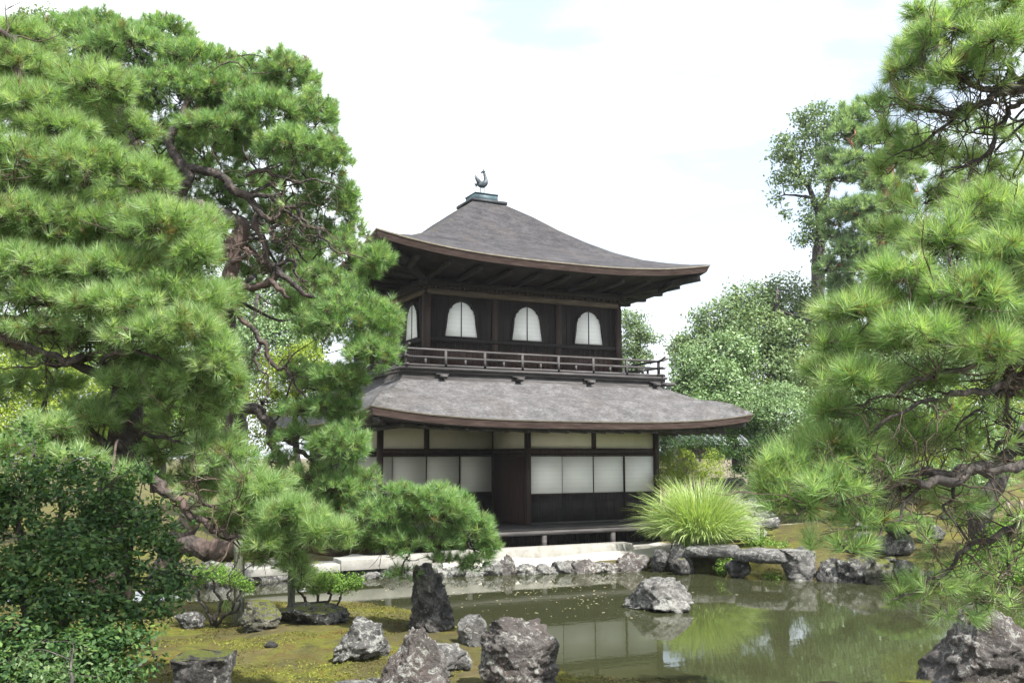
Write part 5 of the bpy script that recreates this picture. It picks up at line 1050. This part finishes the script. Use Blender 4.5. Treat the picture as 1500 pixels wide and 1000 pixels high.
# brushwood fence and tiled garden wall right of the pavilion
e = empty('paling_fence', gbase(1010, 720, 27.5)); tag(e, 'weathered paling fence behind the yellow shrub right of the pavilion', 'fence')
a, c = P(966, 700, 27.5), P(1120, 690, 28.5); n = 26; g0 = gz(a[0], a[1])
for i in range(n):
    p = a+(c-a)*i/(n-1); z0 = gz(p[0], p[1]); MB().beam((p[0], p[1], z0-.1), (p[0], p[1], z0+1.25+.05*math.sin(i*2.3)), .10+.02*math.sin(i*1.7), .05).build('paling', MAT['bamboo'], e)
k = MB()
for zz in (.35, 1.0): k.beam((a[0], a[1]+.06, gz(a[0], a[1])+zz), (c[0], c[1]+.06, gz(c[0], c[1])+zz), .05, .07)
k.build('rail', MAT['wood_grey'], e)
def gwall():
    a, c = P(990, 672, 33), P(1090, 660, 34); e = empty('garden_wall', gbase(1040, 690, 33.5)); tag(e, 'low plastered garden wall with grey tile coping beyond the paling fence', 'wall')
    d = unit((c-a)*np.array([1, 1, 0])); s = np.array([-d[1], d[0], 0]); zt = 2.95
    def pr(off, z): return a*np.array([1, 1, 0])+s*off+np.array([0, 0, z]), c*np.array([1, 1, 0])+s*off+np.array([0, 0, z])
    k = MB(); p0, p1 = pr(0, (zt+.3)/2); k.beam(p0, p1, .3, zt-.3); k.build('wall_body', MAT['bamboo'], e)
    k = MB(); prof = [(-.45, zt), (-.45, zt+.06), (0, zt+.32), (.45, zt+.06), (.45, zt)]; V = []
    for end in (0, 1): V += [pr(o, z)[end] for o, z in prof]
    k.add(V, [(0, 1, 2, 3, 4), (9, 8, 7, 6, 5)]+[(i, (i+1) % 5, (i+1) % 5+5, i+5) for i in range(5)])
    L = np.linalg.norm((c-a)[:2]); nt_ = int(L/.28)
    for i in range(nt_):
        b0 = pr(-.46, zt+.09)[0]+d*(i+.5)*L/nt_; b1 = pr(0, zt+.36)[0]+d*(i+.5)*L/nt_; k.tube([b0, b1], .05, 6)
    k.build('coping', MAT['tile'], e)
gwall()
# leaves floating on the pond
rng = np.random.default_rng(3); n = 300; q = np.array([PZ(x, y, .004) for x, y in zip(np.concatenate([rng.normal(830, 75, n//2), rng.uniform(560, 1000, n//2)]), np.concatenate([rng.normal(866, 12, n//2).clip(846, 905), rng.uniform(850, 905, n//2)]))])
q = q[pond_dist(q[:, :2]) < -.3]; q[:, 2] = .004; n = len(q); an = rng.random(n)*6.28; L = rng.uniform(.012, .038, n)
dx = np.c_[np.cos(an), np.sin(an), np.zeros(n)]*L[:, None]; dy = np.c_[-np.sin(an), np.cos(an), np.zeros(n)]*L[:, None]*.5
V = np.stack([q-dx, q-dy+[0, 0, .004], q+dx, q+dy], 1).reshape(-1, 3)
tag(mk_obj('floating_leaves', V, np.arange(4*n).reshape(-1, 4), MAT['float_leaf'], None, q.mean(0)), 'scattered fallen leaf specks floating on the pond', 'fallen leaves', kind='stuff')

rng = np.random.default_rng(9); n = 60000; q = np.c_[rng.uniform(-9, 0, n), rng.uniform(-13, -3.5, n)]; q = q[(pond_dist(q) > .05)]
qd = (q-EYE[:2])@(FW[:2]/np.linalg.norm(FW[:2])); q = q[qd > 8.3]; n = len(q); keep_ = vnoise(np.c_[q*1.3, np.zeros(n)], 4) > -.25; q = q[keep_]; n = len(q)
c = np.c_[q, ground_h(q)+.008]; V = leaves(c, unit(rng.normal(size=(n, 3))*.8+[0, 0, .5]), .035, rng, .35); m_t = leaf_mat('moss_tufts', (.06, .04, .014), (.11, .11, .026), (.22, .24, .05), .8, .2, .1)
tn = np.clip(.5+.5*fbm(np.c_[q*1.1, np.zeros(n)], 3, 6)+rng.normal(0, .15, n), 0, 1)
tag(mk_obj('moss', V, np.arange(4*n).reshape(-1, 4), m_t, None, c.mean(0), attrs={'tint': np.repeat(tn, 4)}), 'low mossy ground cover on the near mound', 'moss', kind='stuff')

# thin summer haze over the whole garden
m = bpy.data.materials.new('haze_air'); m.use_nodes = True; nt = m.node_tree; nt.nodes.clear()
pv = nt.nodes.new('ShaderNodeVolumePrincipled'); pv.inputs['Color'].default_value = (.92, .96, 1, 1); pv.inputs['Density'].default_value = .00035; pv.inputs['Anisotropy'].default_value = .2
ot = nt.nodes.new('ShaderNodeOutputMaterial'); nt.links.new(pv.outputs[0], ot.inputs['Volume'])
tag(MB().box(-1000, 1000, -1000, 1100, -2.0, 34).build('haze', m, None, (0, 0, -2)), 'thin pale summer haze over the garden', 'haze', kind='stuff')
